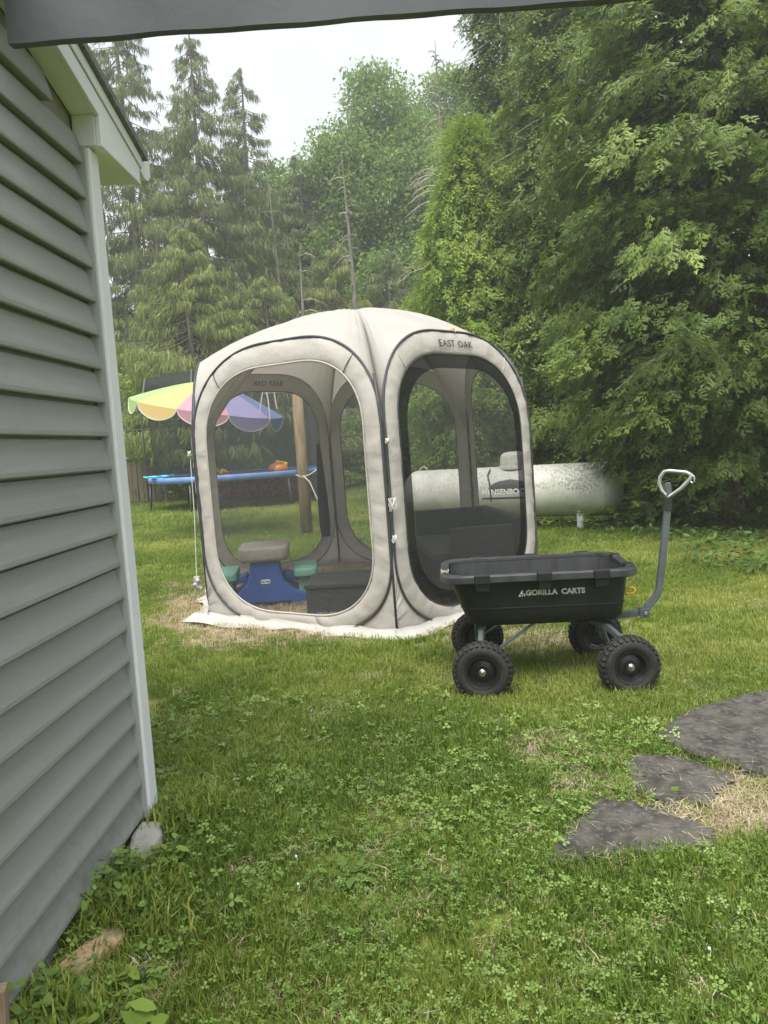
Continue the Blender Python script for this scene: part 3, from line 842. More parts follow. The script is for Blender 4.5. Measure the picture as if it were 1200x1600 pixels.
yl = MB().tube([(.49, -.14, .52), (.53, -.14, .525), (.542, -.14, .51), (.53, -.14, .49), (.49, -.14, .49)], .007, 6, closed=True).build('release_lever', 'yellow', cart, smooth=True)

# ================================================================== PROPANE TANK
TL = 3.30
tank = empty('propane_tank', (1.89, 11.5, 0), math.radians(-21.3))
tag(tank, 'long white propane tank, lichen-speckled, lying under the cedars', 'tank')
def tank_material():
    m, n, l, out = nodes_of('tank_white')
    p = n.new('ShaderNodeBsdfPrincipled'); p.inputs['Roughness'].default_value = .5
    t = n.new('ShaderNodeTexCoord')
    def noise(s, d=5):
        q = n.new('ShaderNodeTexNoise'); q.inputs['Scale'].default_value = s; q.inputs['Detail'].default_value = d
        l.new(t.outputs['Object'], q.inputs['Vector']); return q.outputs['Fac']
    sx = n.new('ShaderNodeSeparateXYZ'); l.new(t.outputs['Object'], sx.inputs[0])
    mr = n.new('ShaderNodeMapRange'); mr.inputs['From Min'].default_value = .3; mr.inputs['From Max'].default_value = 1.1
    mr.inputs['To Min'].default_value = .0; mr.inputs['To Max'].default_value = .115; l.new(sx.outputs['X'], mr.inputs['Value'])
    mz = n.new('ShaderNodeMapRange'); mz.inputs['From Min'].default_value = .42; mz.inputs['From Max'].default_value = .62
    mz.inputs['To Min'].default_value = -.22; mz.inputs['To Max'].default_value = 0; l.new(sx.outputs['Z'], mz.inputs['Value'])
    a1 = n.new('ShaderNodeMath'); l.new(noise(34, 3), a1.inputs[0]); l.new(mr.outputs[0], a1.inputs[1])
    me_ = n.new('ShaderNodeMapRange'); me_.inputs['From Min'].default_value = 1.2; me_.inputs['From Max'].default_value = 1.5
    me_.inputs['To Min'].default_value = 0; me_.inputs['To Max'].default_value = -.16; l.new(sx.outputs['X'], me_.inputs['Value'])
    a3 = n.new('ShaderNodeMath'); l.new(mz.outputs[0], a3.inputs[0]); l.new(me_.outputs[0], a3.inputs[1])
    a2 = n.new('ShaderNodeMath'); l.new(a1.outputs[0], a2.inputs[0]); l.new(a3.outputs[0], a2.inputs[1])
    r = n.new('ShaderNodeValToRGB'); r.color_ramp.elements[0].position = .56; r.color_ramp.elements[1].position = .68
    l.new(a2.outputs[0], r.inputs['Fac'])
    r0 = n.new('ShaderNodeValToRGB'); e = r0.color_ramp.elements
    e[0].position = .35; e[0].color = (.47, .48, .42, 1); e[1].position = .65; e[1].color = (.62, .62, .56, 1); l.new(noise(3.5), r0.inputs['Fac'])
    x = n.new('ShaderNodeMix'); x.data_type = 'RGBA'; l.new(r.outputs['Color'], x.inputs[0]); l.new(r0.outputs['Color'], x.inputs[6]); x.inputs[7].default_value = (.30, .31, .235, 1)
    # green tint, stronger towards the bottom, broken up by noise
    mg = n.new('ShaderNodeMapRange'); mg.inputs['From Min'].default_value = .55; mg.inputs['From Max'].default_value = .22; l.new(sx.outputs['Z'], mg.inputs['Value'])
    mu = n.new('ShaderNodeMath'); mu.operation = 'MULTIPLY'; l.new(mg.outputs[0], mu.inputs[0]); l.new(noise(4), mu.inputs[1])
    y = n.new('ShaderNodeMix'); y.data_type = 'RGBA'; l.new(mu.outputs[0], y.inputs[0]); l.new(x.outputs[2], y.inputs[6]); y.inputs[7].default_value = (.2, .24, .1, 1)
    l.new(y.outputs[2], p.inputs['Base Color']); l.new(p.outputs['BSDF'], out.inputs['Surface'])
    return m
M['tank'] = tank_material()
RT, ZA = .385, .565
prof = [(RT * math.sin(PI / 2 * i / 8), -TL / 2 + .24 * (1 - math.cos(PI / 2 * i / 8))) for i in range(9)]
prof += [(RT, x) for x in np.linspace(-TL / 2 + .26, TL / 2 - .26, 9)]
prof += [(RT * math.cos(PI / 2 * i / 8), TL / 2 - .24 * (1 - math.sin(PI / 2 * i / 8))) for i in range(9)]
prof[0] = (.001, prof[0][1]); prof[-1] = (.001, prof[-1][1])
MB().lathe(prof, 56, axis='X', o=(0, 0, ZA)).build('shell', 'tank', tank, smooth=True)
dm = MB().lathe([(.235, ZA + RT - .04), (.235, ZA + RT + .0), (.21, ZA + RT + .005), (.205, ZA + RT + .12), (.19, ZA + RT + .17), (.14, ZA + RT + .205), (.07, ZA + RT + .217), (.001, ZA + RT + .22)], 36, o=(.10, 0, 0))
smooth_by_angle(dm.build('valve_dome', 'tank', tank), 35)
for x_ in (-1.41, 0.72, 1.41):
    MB().lathe([(RT - .003, x_ - .012), (RT + .0035, x_ - .005), (RT + .0035, x_ + .005), (RT - .003, x_ + .012)], 48, axis='X', o=(0, 0, ZA)).build('weld_seam', 'tank', tank, smooth=True)
for x_ in (-1.05, 1.05):
    l_ = MB(); l_.box((x_ - .045, -.2, 0), (x_ + .045, -.14, .28)); l_.box((x_ - .045, .14, 0), (x_ + .045, .2, .28))
    l_.build('leg', 'trim', tank, bevel=.004)
for x_ in (-1.32, 1.32):
    MB().tube([(x_ - .055, 0, ZA + RT - .03), (x_ - .05, 0, ZA + RT + .03), (x_, 0, ZA + RT + .06), (x_ + .05, 0, ZA + RT + .03), (x_ + .055, 0, ZA + RT - .03)], .012, 7).build('lifting_lug', 'tank', tank, smooth=True)
def on_tank(a, h, off=.003):       # a along the axis, h arc length above the front centreline
    th = h / RT
    return Vector((a, -(RT + off) * math.cos(th), ZA + (RT + off) * math.sin(th)))
lab = MB()
rows = []
for j in range(7):
    f = j / 6
    hw = .33 * math.sqrt(max(0.0, 1 - (f) ** 2)) + .0005
    rows.append([on_tank(.09 + hw * q, .02 + .20 * f) for q in np.linspace(-1, 1, 15)])
lab.loft(rows, closed=False, caps=False)
lab.loft([[on_tank(.05 + .37 * q, h) for q in np.linspace(-1, 1, 9)] for h in (-.07, -.045)], closed=False, caps=False)
lb = lab.build('maker_label', mat('label_black', (.03, .032, .035), rough=.5), tank, smooth=True)
me = text_mesh('HENSENBOCK', .105, 0, bold=.004)
for v_ in me.vertices: v_.co = on_tank(.03 + v_.co.x, .03 + v_.co.y, .006)
me.materials.clear(); me.materials.append(M['white_print'])
link(bpy.data.objects.new('label_print', me), lb)
MB().tube([(-.22, -.2, ZA + .36), (-.24, -.3, ZA + .28), (-.2, -.37, ZA + .15), (-.18, -.4, ZA - .1)], .012, 6).build('hose', 'rope_dark', tank, smooth=True)

# ================================================================== TRAMPOLINE
TX, TY, TRR = -3.75, 20.6, 2.35
tr = empty('trampoline', (TX, TY, 0))
tag(tr, 'large round trampoline with blue edge pad and dark safety net', 'trampoline')
ZP = .88
MB().lathe([(TRR - .30, ZP), (TRR + .03, ZP + .03), (TRR + .05, ZP + .01), (TRR + .055, ZP - .12), (TRR + .03, ZP - .12), (TRR - .30, ZP - .01)], 72).build('edge_pad', 'tramp_blue', tr, smooth=True)
MB().lathe([(.001, ZP - .02), (TRR - .29, ZP - .008), (TRR - .29, ZP - .02), (.001, ZP - .03)], 60).build('jump_mat', 'tramp_mat', tr)
MB().tube([(TRR * math.cos(a), TRR * math.sin(a), ZP - .06) for a in np.linspace(0, 2 * PI, 49)[:-1]], .025, 6, closed=True).build('frame_ring', 'tramp_metal', tr, smooth=True)
for k in range(6):
    a = 2 * PI * k / 6 + math.radians(195)
    for d_ in (-.11, .11):
        p0 = Vector((math.cos(a + d_) * TRR, math.sin(a + d_) * TRR, ZP - .06))
        p1 = Vector((math.cos(a + d_ * .9) * (TRR + .05), math.sin(a + d_ * .9) * (TRR + .05), 0))
        MB().tube([p0, p1], .024, 7).build('leg', 'tramp_metal', tr, smooth=True)
    a2 = a + .0
    MB().tube([(math.cos(a2) * (TRR + .07), math.sin(a2) * (TRR + .07), .3), (math.cos(a2) * (TRR + .07), math.sin(a2) * (TRR + .07), 2.6), (math.cos(a2) * (TRR - .1), math.sin(a2) * (TRR - .1), 3.45)], .022, 6).build('net_pole', 'tramp_metal', tr, smooth=True)
nt = MB(); rows = []
for z, dr in ((ZP + .02, -.28), (1.6, -.12), (2.5, -.08), (3.1, -.09), (3.42, -.11)):
    rows.append([((TRR + dr) * math.cos(a), (TRR + dr) * math.sin(a), z - (.06 * abs(math.sin(3 * (a - math.radians(195)))) if z > 3 else 0)) for a in np.linspace(0, 2 * PI, 73)[:-1]])
nt.loft(rows, caps=False).build('safety_net', 'net', tr, smooth=True)
MB().lathe([(TRR - .085, 3.12), (TRR - .095, 3.40), (TRR - .09, 3.12)], 60).build('net_band', screen_mat('net_band', (.05, .055, .055), .55), tr, smooth=True)

# toys and cloth lying on the trampoline
toy = empty('yellow_toy', (-4.05, 18.78, ZP + .02), .3)
tag(toy, 'yellow plastic toy with a bent arm lying on the trampoline', 'toy')
MB().tube([(-.35, 0, .22), (-.12, 0, .26), (.0, 0, .2), (.14, -.02, -.0)], .028, 6).build('arm', 'yellow', toy, smooth=True)
MB().cbox((.2, -.02, .06), (.16, .14, .14), (.3, .4, .2)).build('scoop', 'yellow', toy, bevel=.03)
MB().tube([(-.35, .0, .12), (-.1, 0, .1)], .02, 6).build('lower_arm', 'yellow', toy, smooth=True)
b = empty('orange_toy', (-2.55, 19.1, ZP + .01), .1)
b.scale = (.72, .72, .72)
tag(b, 'orange and yellow plastic ride-on toy tipped over on the trampoline', 'toy')
MB().lathe([(.001, .0), (.34, .0), (.36, .1), (.30, .22), (.16, .29), (.001, .3)], 20).build('body', 'orange', b, smooth=True)
MB().cbox((.12, -.06, .27), (.42, .26, .16), (.1, .25, .1)).build('seat', 'yellow', b, bevel=.05, seg=3)
b = MB(); b.loft([[(x, y, .02 + .012 * math.sin(x * 22) * math.cos(y * 19)) for y in np.linspace(-.18, .18, 8)] for x in np.linspace(-.35, .35, 14)], closed=False, caps=False)
o = b.build('turquoise_towel', 'turquoise', loc=(-5.55, 19.25, ZP + .035), rot=(0, 0, .7), smooth=True)
o.modifiers.new('thick', 'SOLIDIFY').thickness = .03
tag(o, 'crumpled turquoise towel on the left edge of the trampoline pad', 'towel')

# ================================================================== RAINBOW UMBRELLA
um = empty('rainbow_umbrella', (-2.84, 13.0, 0))
tag(um, 'rainbow-striped scalloped patio umbrella tilted in front of the trampoline', 'umbrella')
tilt = Matrix.Translation((0, 0, 2.2)) @ Matrix.Rotation(math.radians(11.5), 4, 'Y') @ Matrix.Rotation(math.radians(5), 4, 'X')
RU = 1.27
hues = [(.75, .25, .30), (.72, .42, .04), (.80, .68, .12), (.34, .58, .10), (.05, .35, .42), (.05, .14, .55), (.22, .14, .55), (.62, .22, .48)]
def um_pt(a, r, drop=0.):
    z = .44 * (1 - (r / RU) ** 1.35) - drop
    return tilt @ Vector((r * math.cos(a), r * math.sin(a), z))
NP = 10
for k in range(NP):
    a0 = math.radians(-98) + 2 * PI * k / NP; a1 = a0 + 2 * PI / NP
    col = [(.72, .26, .42), (.30, .26, .66), hues[5], hues[6], hues[0], hues[1], hues[4], hues[6], hues[3], (.82, .55, .10)][k]
    col = tuple(q * .68 + .17 for q in col)
    mcol = leaf_mat('canopy_panel_%d' % k, col, col, col, .35, rough=.8)
    rows = []
    for r in np.linspace(.02, RU, 8):
        row = []
        for a in np.linspace(a0, a1, 9):
            sag = .03 * math.sin(PI * (a - a0) / (a1 - a0)) * (r / RU)
            rad = r * (1 - .035 * math.sin(PI * (a - a0) / (a1 - a0)) * (r / RU))
            row.append(um_pt(a, rad, sag))
        rows.append(row)
    pn = MB().loft(rows, closed=False, caps=False).build('canopy_panel', mcol, um, smooth=True)
    # scalloped valance: two tongues per panel
    vrows = [rows[-1]]
    nv = 25
    top = [um_pt(a, RU * (1 - .035 * math.sin(PI * (a - a0) / (a1 - a0))), .03 * math.sin(PI * (a - a0) / (a1 - a0))) for a in np.linspace(a0, a1, nv)]
    low_ = []
    for i, p in enumerate(top):
        d_ = .015 + .2 * abs(math.sin(PI * i / (nv - 1))) ** .5
        low_.append(p + (tilt.to_3x3() @ Vector((0, 0, -d_))))
    vl = MB().loft([top, low_], closed=False, caps=False).build('valance', mcol, pn, smooth=True)
    MB().tube(low_, .009, 4).build('valance_trim', 'rope', pn)
    MB().tube([um_pt(a0, r, .012) for r in (.05, .6, RU - .01)], .008, 5).build('rib', 'tramp_metal', um)
MB().tube([(0, 0, 0), (0, 0, 1.7), tilt @ Vector((0, 0, .44)), tilt @ Vector((0, 0, .50))], .022, 8).build('pole', 'trim', um, smooth=True)
MB().lathe([(.001, 0), (.25, 0), (.25, .05), (.06, .09), (.05, .3), (.001, .3)], 20).build('stand', 'tramp_metal', um, smooth=True)

# ================================================================== CLOTHESLINE POST
cp = empty('clothesline_post', (-1.26, 12.32, 0))
tag(cp, 'weathered round wooden clothesline post with cross arm behind the tent', 'post')
MB().tube([(0, 0, 0), (.004, 0, 1.2), (0, 0, 2.34)], [.098, .09, .084], 12).build('pole', 'wood_post', cp, smooth=True)
MB().cbox((-.16, -.02, 2.36), (.75, .09, .1), (0, -.03, 0)).build('cross_arm', 'wood_post', cp, bevel=.006)
MB().tube([(-.50, -.07, 2.44), (-.3, -.08, 2.43), (-.08, -.08, 2.46), (-.08, -.08, 2.32)], .012, 5).build('rope', 'rope', cp)
MB().tube([(-.50, -.07, 2.44), (-.56, -.09, 2.2), (-.6, -.1, 2.0)], .01, 5).build('rope', 'rope', cp)
MB().tube([(-.48, -.07, 2.44), (-.45, -.09, 2.2), (-.44, -.1, 1.9)], .012, 5).build('rope', 'rope', cp)
MB().tube([(-.35, -.07, 2.42), (-.34, -.09, 2.2), (-.32, -.1, 2.06)], .01, 5).build('rope', 'rope', cp)
MB().tube([(.02, -.13, .98), (.12, -.2, .88), (.22, -.25, .62), (.36, -.3, .36), (.46, -.3, .2)], .011, 5).build('rope', 'rope', cp, smooth=True)
MB().tube([(-.1, -.1, 1.0), (0, -.14, .96), (.12, -.1, .99), (.3, -.1, 1.1)], .01, 5).build('rope', 'rope', cp, smooth=True)

# ================================================================== SHEDS
s1 = empty('wooden_shed', (-8.35, 25.0, 0), math.radians(4))
tag(s1, 'old brown board shed with a white window at the far left', 'shed')
for i in range(24):
    w = .165
    MB().box((-2.2 + i * .175, -.012 * (i % 3), 0), (-2.2 + i * .175 + w, .05, 2.62 - (.05 if i % 4 == 1 else 0))).build('board', 'shed_wood', s1)
MB().box((-2.15, .051, 0), (1.93, 3, 2.6)).build('wall', 'shed_wood', s1)
MB().add([(-2.5, -.45, 2.62), (2.3, -.45, 2.62), (2.3, 3.3, 3.5), (-2.5, 3.3, 3.5), (-2.5, -.45, 2.72), (2.3, -.45, 2.72), (2.3, 3.3, 3.6), (-2.5, 3.3, 3.6)],
         [(0, 3, 2, 1), (4, 5, 6, 7), (0, 1, 5, 4), (1, 2, 6, 5), (2, 3, 7, 6), (3, 0, 4, 7)]).build('roof', 'shingle', s1)
wv = MB()
for x0, x1, z0, z1 in ((-.02, .66, 1.45, 1.55), (-.02, .66, 2.3, 2.4), (-.02, .06, 1.55, 2.3), (.58, .66, 1.55, 2.3), (.06, .58, 1.9, 1.95), (.3, .34, 1.55, 2.3)):
    wv.box((x0, -.075, z0), (x1, -.03, z1))
wnd = wv.build('window', 'trim', s1)
MB().box((.04, -.04, 1.5), (.6, -.028, 2.35)).build('pane', 'dark_glass', wnd)
s2 = empty('grey_shed', (-2.1, 27.0, 0))
tag(s2, 'grey board shed with white roof trim behind the trampoline', 'shed')
MB().box((-.9, 0, 0), (1.6, 2.4, 2.35)).build('wall', 'shed_grey', s2)
for i in range(14):
    MB().box((-.9 + i * .18, -.03, 0), (-.9 + i * .18 + .165, -.004, 2.3)).build('board', 'shed_grey', s2)
MB().box((-1.0, -.12, 2.36), (1.7, 2.5, 2.7)).build('roof_trim', 'trim', s2)
MB().box((-1.02, -.2, 0), (-.86, -.05, 2.6)).build('door_post', 'shed_grey', s2)

# ================================================================== FLAGSTONES
names = ['largest dark slate flagstone, cut by the right edge of the photo', 'small middle slate flagstone beside the pale straw', 'near slate flagstone with mossy left edge']
for poly, nm, th in zip(STONES, names, (.04, .026, .022)):
    cx = sum(p[0] for p in poly) / len(poly); cyy = sum(p[1] for p in poly) / len(poly)
    fine = []
    for i, p in enumerate(poly):
        q = poly[(i + 1) % len(poly)]
        for t in (0, .25, .5, .75):
            jx, jy = random.uniform(-.012, .012), random.uniform(-.012, .012)
            fine.append((p[0] + (q[0] - p[0]) * t + jx - cx, p[1] + (q[1] - p[1]) * t + jy - cyy))
    rings = [[(x * s_, y * s_, z + random.uniform(-.003, .003)) for x, y in fine] for z, s_ in ((-.03, 1.0), (th * .7, 1.0), (th, .975), (th + .004, .8), (th + .002, .4))]
    o = MB().loft(rings).build('flagstone', 'slate', loc=(cx, cyy, 0), rot=(random.uniform(-.012, .012), random.uniform(-.012, .012), 0))
    tag(o, nm, 'flagstone', 'flagstones')

# ================================================================== TREES
def tube_np(polylines, radii, n=4):
    """many thin tapered tubes as one array; polylines: list of (k,3) arrays"""
    Vs, Ts, b = [], [], 0
    for pl, rad in zip(polylines, radii):
        pl = np.asarray(pl, float); k = len(pl)
        d = np.gradient(pl, axis=0); d = unit(d)
        a = np.where(np.abs(d[:, 2:3]) < .9, np.array([[0, 0, 1.]]), np.array([[1., 0, 0]]))
        x = unit(np.cross(d, a)); y = np.cross(d, x)
        rad = np.asarray(rad, float).reshape(-1, 1)
        if len(rad) == 1: rad = np.repeat(rad, k, 0)
        ring = np.stack([pl + (x * math.cos(2 * PI * j / n) + y * math.sin(2 * PI * j / n)) * rad for j in range(n)], 1)
        Vs.append(ring.reshape(-1, 3))
        for i in range(k - 1):
            for j in range(n):
                q0, q1, q2, q3 = i * n + j, i * n + (j + 1) % n, (i + 1) * n + (j + 1) % n, (i + 1) * n + j
                Ts.append((b + q0, b + q1, b + q2)); Ts.append((b + q0, b + q2, b + q3))
        b += k * n
    return np.concatenate(Vs), np.array(Ts)

def trunk_obj(parent, h, r, m, lean=(0, 0), n=10, name='trunk', z0=-.05):
    pts, rad = [], []
    ph = random.uniform(0, 6)
    for i in range(14):
        t = i / 13
        pts.append((lean[0] * t + .04 * r * 8 * math.sin(t * 5 + ph) * t, lean[1] * t + .03 * r * 8 * math.cos(t * 4 + ph) * t, z0 + (h - z0) * t))
        rad.append(r * ((1 - t) ** .8 * .95 + .05) * (1 + .35 * max(0, 1 - t * 14)))
    V, T = tube_np([np.array(pts)], [np.array(rad)], n)
    return np_mesh(name, V, T, m, parent=parent, smooth=True), np.array(pts)

# ---- leaf templates (x along the shoot, z normal)
def cedar_frond(nl, w=.34, seed=0):
    r_ = np.random.default_rng(seed); V, T = [], []
    def blade(p, d, L, wd, lift=0.):
        d = np.array(d) / np.linalg.norm(d); s_ = np.array([-d[1], d[0], 0]); b = len(V)
        p = np.array(p)
        V.extend([p + d * L * .12 + s_ * wd * 1.5 + [0, 0, lift], p + d * L + [0, 0, -lift * 2], p + d * L * .12 - s_ * wd * 1.5 + [0, 0, -lift]])
        T.append((b, b + 1, b + 2))
    blade((0, 0, 0), (1, 0, 0), 1.0, .022)
    for i in range(nl):
        t = .12 + .8 * i / (nl - 1)
        sd = 1 if i % 2 else -1
        L = w * (1.15 - .75 * abs(t - .38) - .45 * max(0, t - .6)) * r_.uniform(.5, 1.35)
        ang = math.radians(r_.uniform(22, 66)) * sd
        dz = r_.uniform(-.16, .10)
        d = (math.cos(ang), math.sin(ang), dz)
        p = (t, .05 * math.sin(t * 4 + seed), -.2 * t * t)
        blade(p, d, L, .030, .012)
        if L > .2:
            q = np.array(p) + np.array(d) * L * .5
            a2 = ang - sd * math.radians(34)
            blade(q, (math.cos(a2), math.sin(a2), dz), L * .5, .026, .01)
            a3 = ang + sd * math.radians(30)
            blade(q * .97, (math.cos(a3), math.sin(a3), dz), L * .38, .024, .01)
    return np.array(V, float), np.array(T)

LEAF_V = np.array([[0, 0, 0], [.35, .30, .03], [1, 0, -.06], [.35, -.30, .03]], float)
LEAF_T = np.array([[0, 1, 2], [0, 2, 3]])
LEAF1_V = np.array([[0, -.05, 0], [.45, .45, .04], [1, -.12, -.06]], float)
LEAF1_T = np.array([[0, 1, 2]])

def rand_dirs(n, r_):
    v = r_.normal(size=(n, 3)); return unit(v)

FROND_HI = [cedar_frond(9, .46, s) for s in range(3)]
FROND_LO = [cedar_frond(6, .42, s + 5) for s in range(3)]

def cedar(name, label, base, R, H, zb, ncl, nfr, flen, seed, m='cedar', hi=True, face=None, trunk_r=.16, lean=(0, 0), group='cedars along the right', spread=.30, back=.35, low=.6, tint_bias=0., twigs=70, zmin=None, fill=5000):
    r_ = np.random.default_rng(seed)
    o = empty(name, base)
    tag(o, label, 'tree', group)
    _, tp = trunk_obj(o, H * .97, trunk_r, 'bark', lean)
    fa = math.atan2(-base[1], -base[0]) if face is None else face       # towards the photographer
    P, D, N, S, Tn = [], [], [], [], []
    tw, twr = [], []
    n_ok = 0
    while n_ok < ncl:
        z = zb + (H - zb) * r_.random() ** 1.05
        az = r_.uniform(-PI, PI)
        if math.cos(az) < -.1 and r_.random() > back: continue
        n_ok += 1
        az += fa
        t = (z - zb) / (H - zb)
        prof = (1 - t ** 2.4) ** .75 * min(1, low + (1 - low) * (z - zb) / 1.2)
        lump = .82 + .36 * fbm(np.array([az * 1.6]), np.array([z * .8]), 1., seed)[0]
        rad = R * prof * lump * r_.uniform(.62, 1.06)
        out = np.array([math.cos(az), math.sin(az), 0]); side = np.array([-out[1], out[0], 0])
        tip = np.array([lean[0] * z / H, lean[1] * z / H, z]) + out * rad
        k = int(nfr * r_.uniform(.6, 1.4))
        # fronds fan around the branch end, in a drooping flattened layer
        a = r_.normal(0, spread * .6, k); bk = -np.abs(r_.normal(0, spread * .95, k)); c = r_.normal(0, spread * .3, k)
        drp = r_.uniform(.35, 1.15)
        pos = tip + out * bk[:, None] + side * a[:, None] + np.array([0, 0, 1]) * (c - .5 * drp * np.abs(a) + drp * bk * -.25)[:, None]
        d = out * r_.uniform(.5, 1.1, k)[:, None] + side * (a / spread * .9 + r_.normal(0, .35, k))[:, None] + np.array([0, 0, 1]) * (-drp + r_.normal(0, .28, k))[:, None]
        nn = np.array([0, 0, .8]) + out * r_.uniform(.4, 1.3, k)[:, None] + r_.normal(0, .4, (k, 3))
        P.append(pos); D.append(d); N.append(nn); S.append(flen * r_.uniform(.5, 1.3, k))
        cl = r_.normal(.48 + tint_bias, .15)
        Tn.append(np.clip(cl + r_.normal(0, .13, k), 0, 1))
        if len(tw) < twigs and r_.random() < .5:
            st = np.array([lean[0] * z / H, lean[1] * z / H, z + rad * .25]) + out * rad * .15
            mid = (st + tip) / 2 + np.array([0, 0, .12]) + side * r_.normal(0, .1)
            tw.append(np.array([st, mid, tip])); twr.append([.018, .011, .004])
            for q in range(2):
                e = tip + side * r_.normal(0, .3) + out * r_.uniform(0, .25) + np.array([0, 0, r_.uniform(-.45, .05)])
                s0 = mid + (tip - mid) * r_.uniform(.4, .9)
                tw.append(np.array([s0, (s0 + e) / 2 + r_.normal(0, .05, 3), e])); twr.append([.007, .005, .002])
    P, D, N, S, Tn = map(np.concatenate, (P, D, N, S, Tn))
    if zmin is not None:
        ok = P[:, 2] > zmin; P, D, N, S, Tn = P[ok], D[ok], N[ok], S[ok], Tn[ok]
    # inner sprays, larger and plainer, tinted dark to paint shade into the gaps
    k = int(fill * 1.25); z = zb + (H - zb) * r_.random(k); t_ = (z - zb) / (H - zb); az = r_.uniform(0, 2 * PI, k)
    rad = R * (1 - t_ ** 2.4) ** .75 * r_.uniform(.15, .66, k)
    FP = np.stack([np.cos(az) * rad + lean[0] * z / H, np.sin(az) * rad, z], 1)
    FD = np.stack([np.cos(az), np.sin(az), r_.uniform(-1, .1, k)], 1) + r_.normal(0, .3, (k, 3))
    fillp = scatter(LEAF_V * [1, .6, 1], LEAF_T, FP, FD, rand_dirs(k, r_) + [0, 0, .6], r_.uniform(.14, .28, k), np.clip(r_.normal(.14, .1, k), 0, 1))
    tem = FROND_HI if hi else FROND_LO
    pick = r_.integers(0, 3, len(P)); parts = [fillp]
    for i in range(3):
        q = pick == i
        parts.append(scatter(*tem[i], P[q], D[q], N[q], S[q], Tn[q]))
    V, T, t = join_np(parts)
    np_mesh('crown', V, T, m, t, o)
    V, T = tube_np(tw, twr, 3)
    np_mesh('branches', V, T, 'twig', parent=o)
    return o

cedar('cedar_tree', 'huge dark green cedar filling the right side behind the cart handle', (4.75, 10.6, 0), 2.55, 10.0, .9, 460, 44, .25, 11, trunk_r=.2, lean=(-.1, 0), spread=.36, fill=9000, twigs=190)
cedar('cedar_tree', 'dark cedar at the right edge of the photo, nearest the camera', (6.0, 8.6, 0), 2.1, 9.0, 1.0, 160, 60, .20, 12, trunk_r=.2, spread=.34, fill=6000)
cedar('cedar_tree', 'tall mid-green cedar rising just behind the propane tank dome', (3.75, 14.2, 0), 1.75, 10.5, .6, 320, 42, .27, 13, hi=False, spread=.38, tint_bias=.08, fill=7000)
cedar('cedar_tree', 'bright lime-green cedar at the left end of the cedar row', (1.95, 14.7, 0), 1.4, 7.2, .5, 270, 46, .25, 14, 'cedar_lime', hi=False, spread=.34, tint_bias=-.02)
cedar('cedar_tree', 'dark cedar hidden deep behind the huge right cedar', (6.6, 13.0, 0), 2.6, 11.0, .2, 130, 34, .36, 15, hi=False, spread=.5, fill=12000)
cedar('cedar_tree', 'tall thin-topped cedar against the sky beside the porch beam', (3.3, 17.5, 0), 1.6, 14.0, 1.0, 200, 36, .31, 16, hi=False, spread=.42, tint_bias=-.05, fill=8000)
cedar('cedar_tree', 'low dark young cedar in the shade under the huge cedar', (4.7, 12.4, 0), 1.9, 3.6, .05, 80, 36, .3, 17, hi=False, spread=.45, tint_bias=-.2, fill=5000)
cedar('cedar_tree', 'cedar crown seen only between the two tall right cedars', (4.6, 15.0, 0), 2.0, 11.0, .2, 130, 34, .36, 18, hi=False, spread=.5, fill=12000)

# ---- drooping spruces
def spruce_sprig(seed):
    r_ = np.random.default_rng(seed); V, T = [], []
    for i in range(5):
        b = len(V)
        x0 = r_.uniform(0, .45); ang = r_.uniform(-.5, .5); L = r_.uniform(.4, 1.0) * (1 - x0 * .6); w = r_.uniform(.022, .045)
        p = np.array([x0, r_.normal(0, .02), r_.normal(0, .02)]); d = np.array([math.cos(ang), math.sin(ang) * .6, r_.normal(0, .25)])
        s_ = unit(np.cross(d, r_.normal(size=3)))
        V.extend([p + s_ * w, p + d * L, p - s_ * w]); T.append((b, b + 1, b + 2))
    return np.array(V), np.array(T)
SPR = [spruce_sprig(s) for s in range(4)]

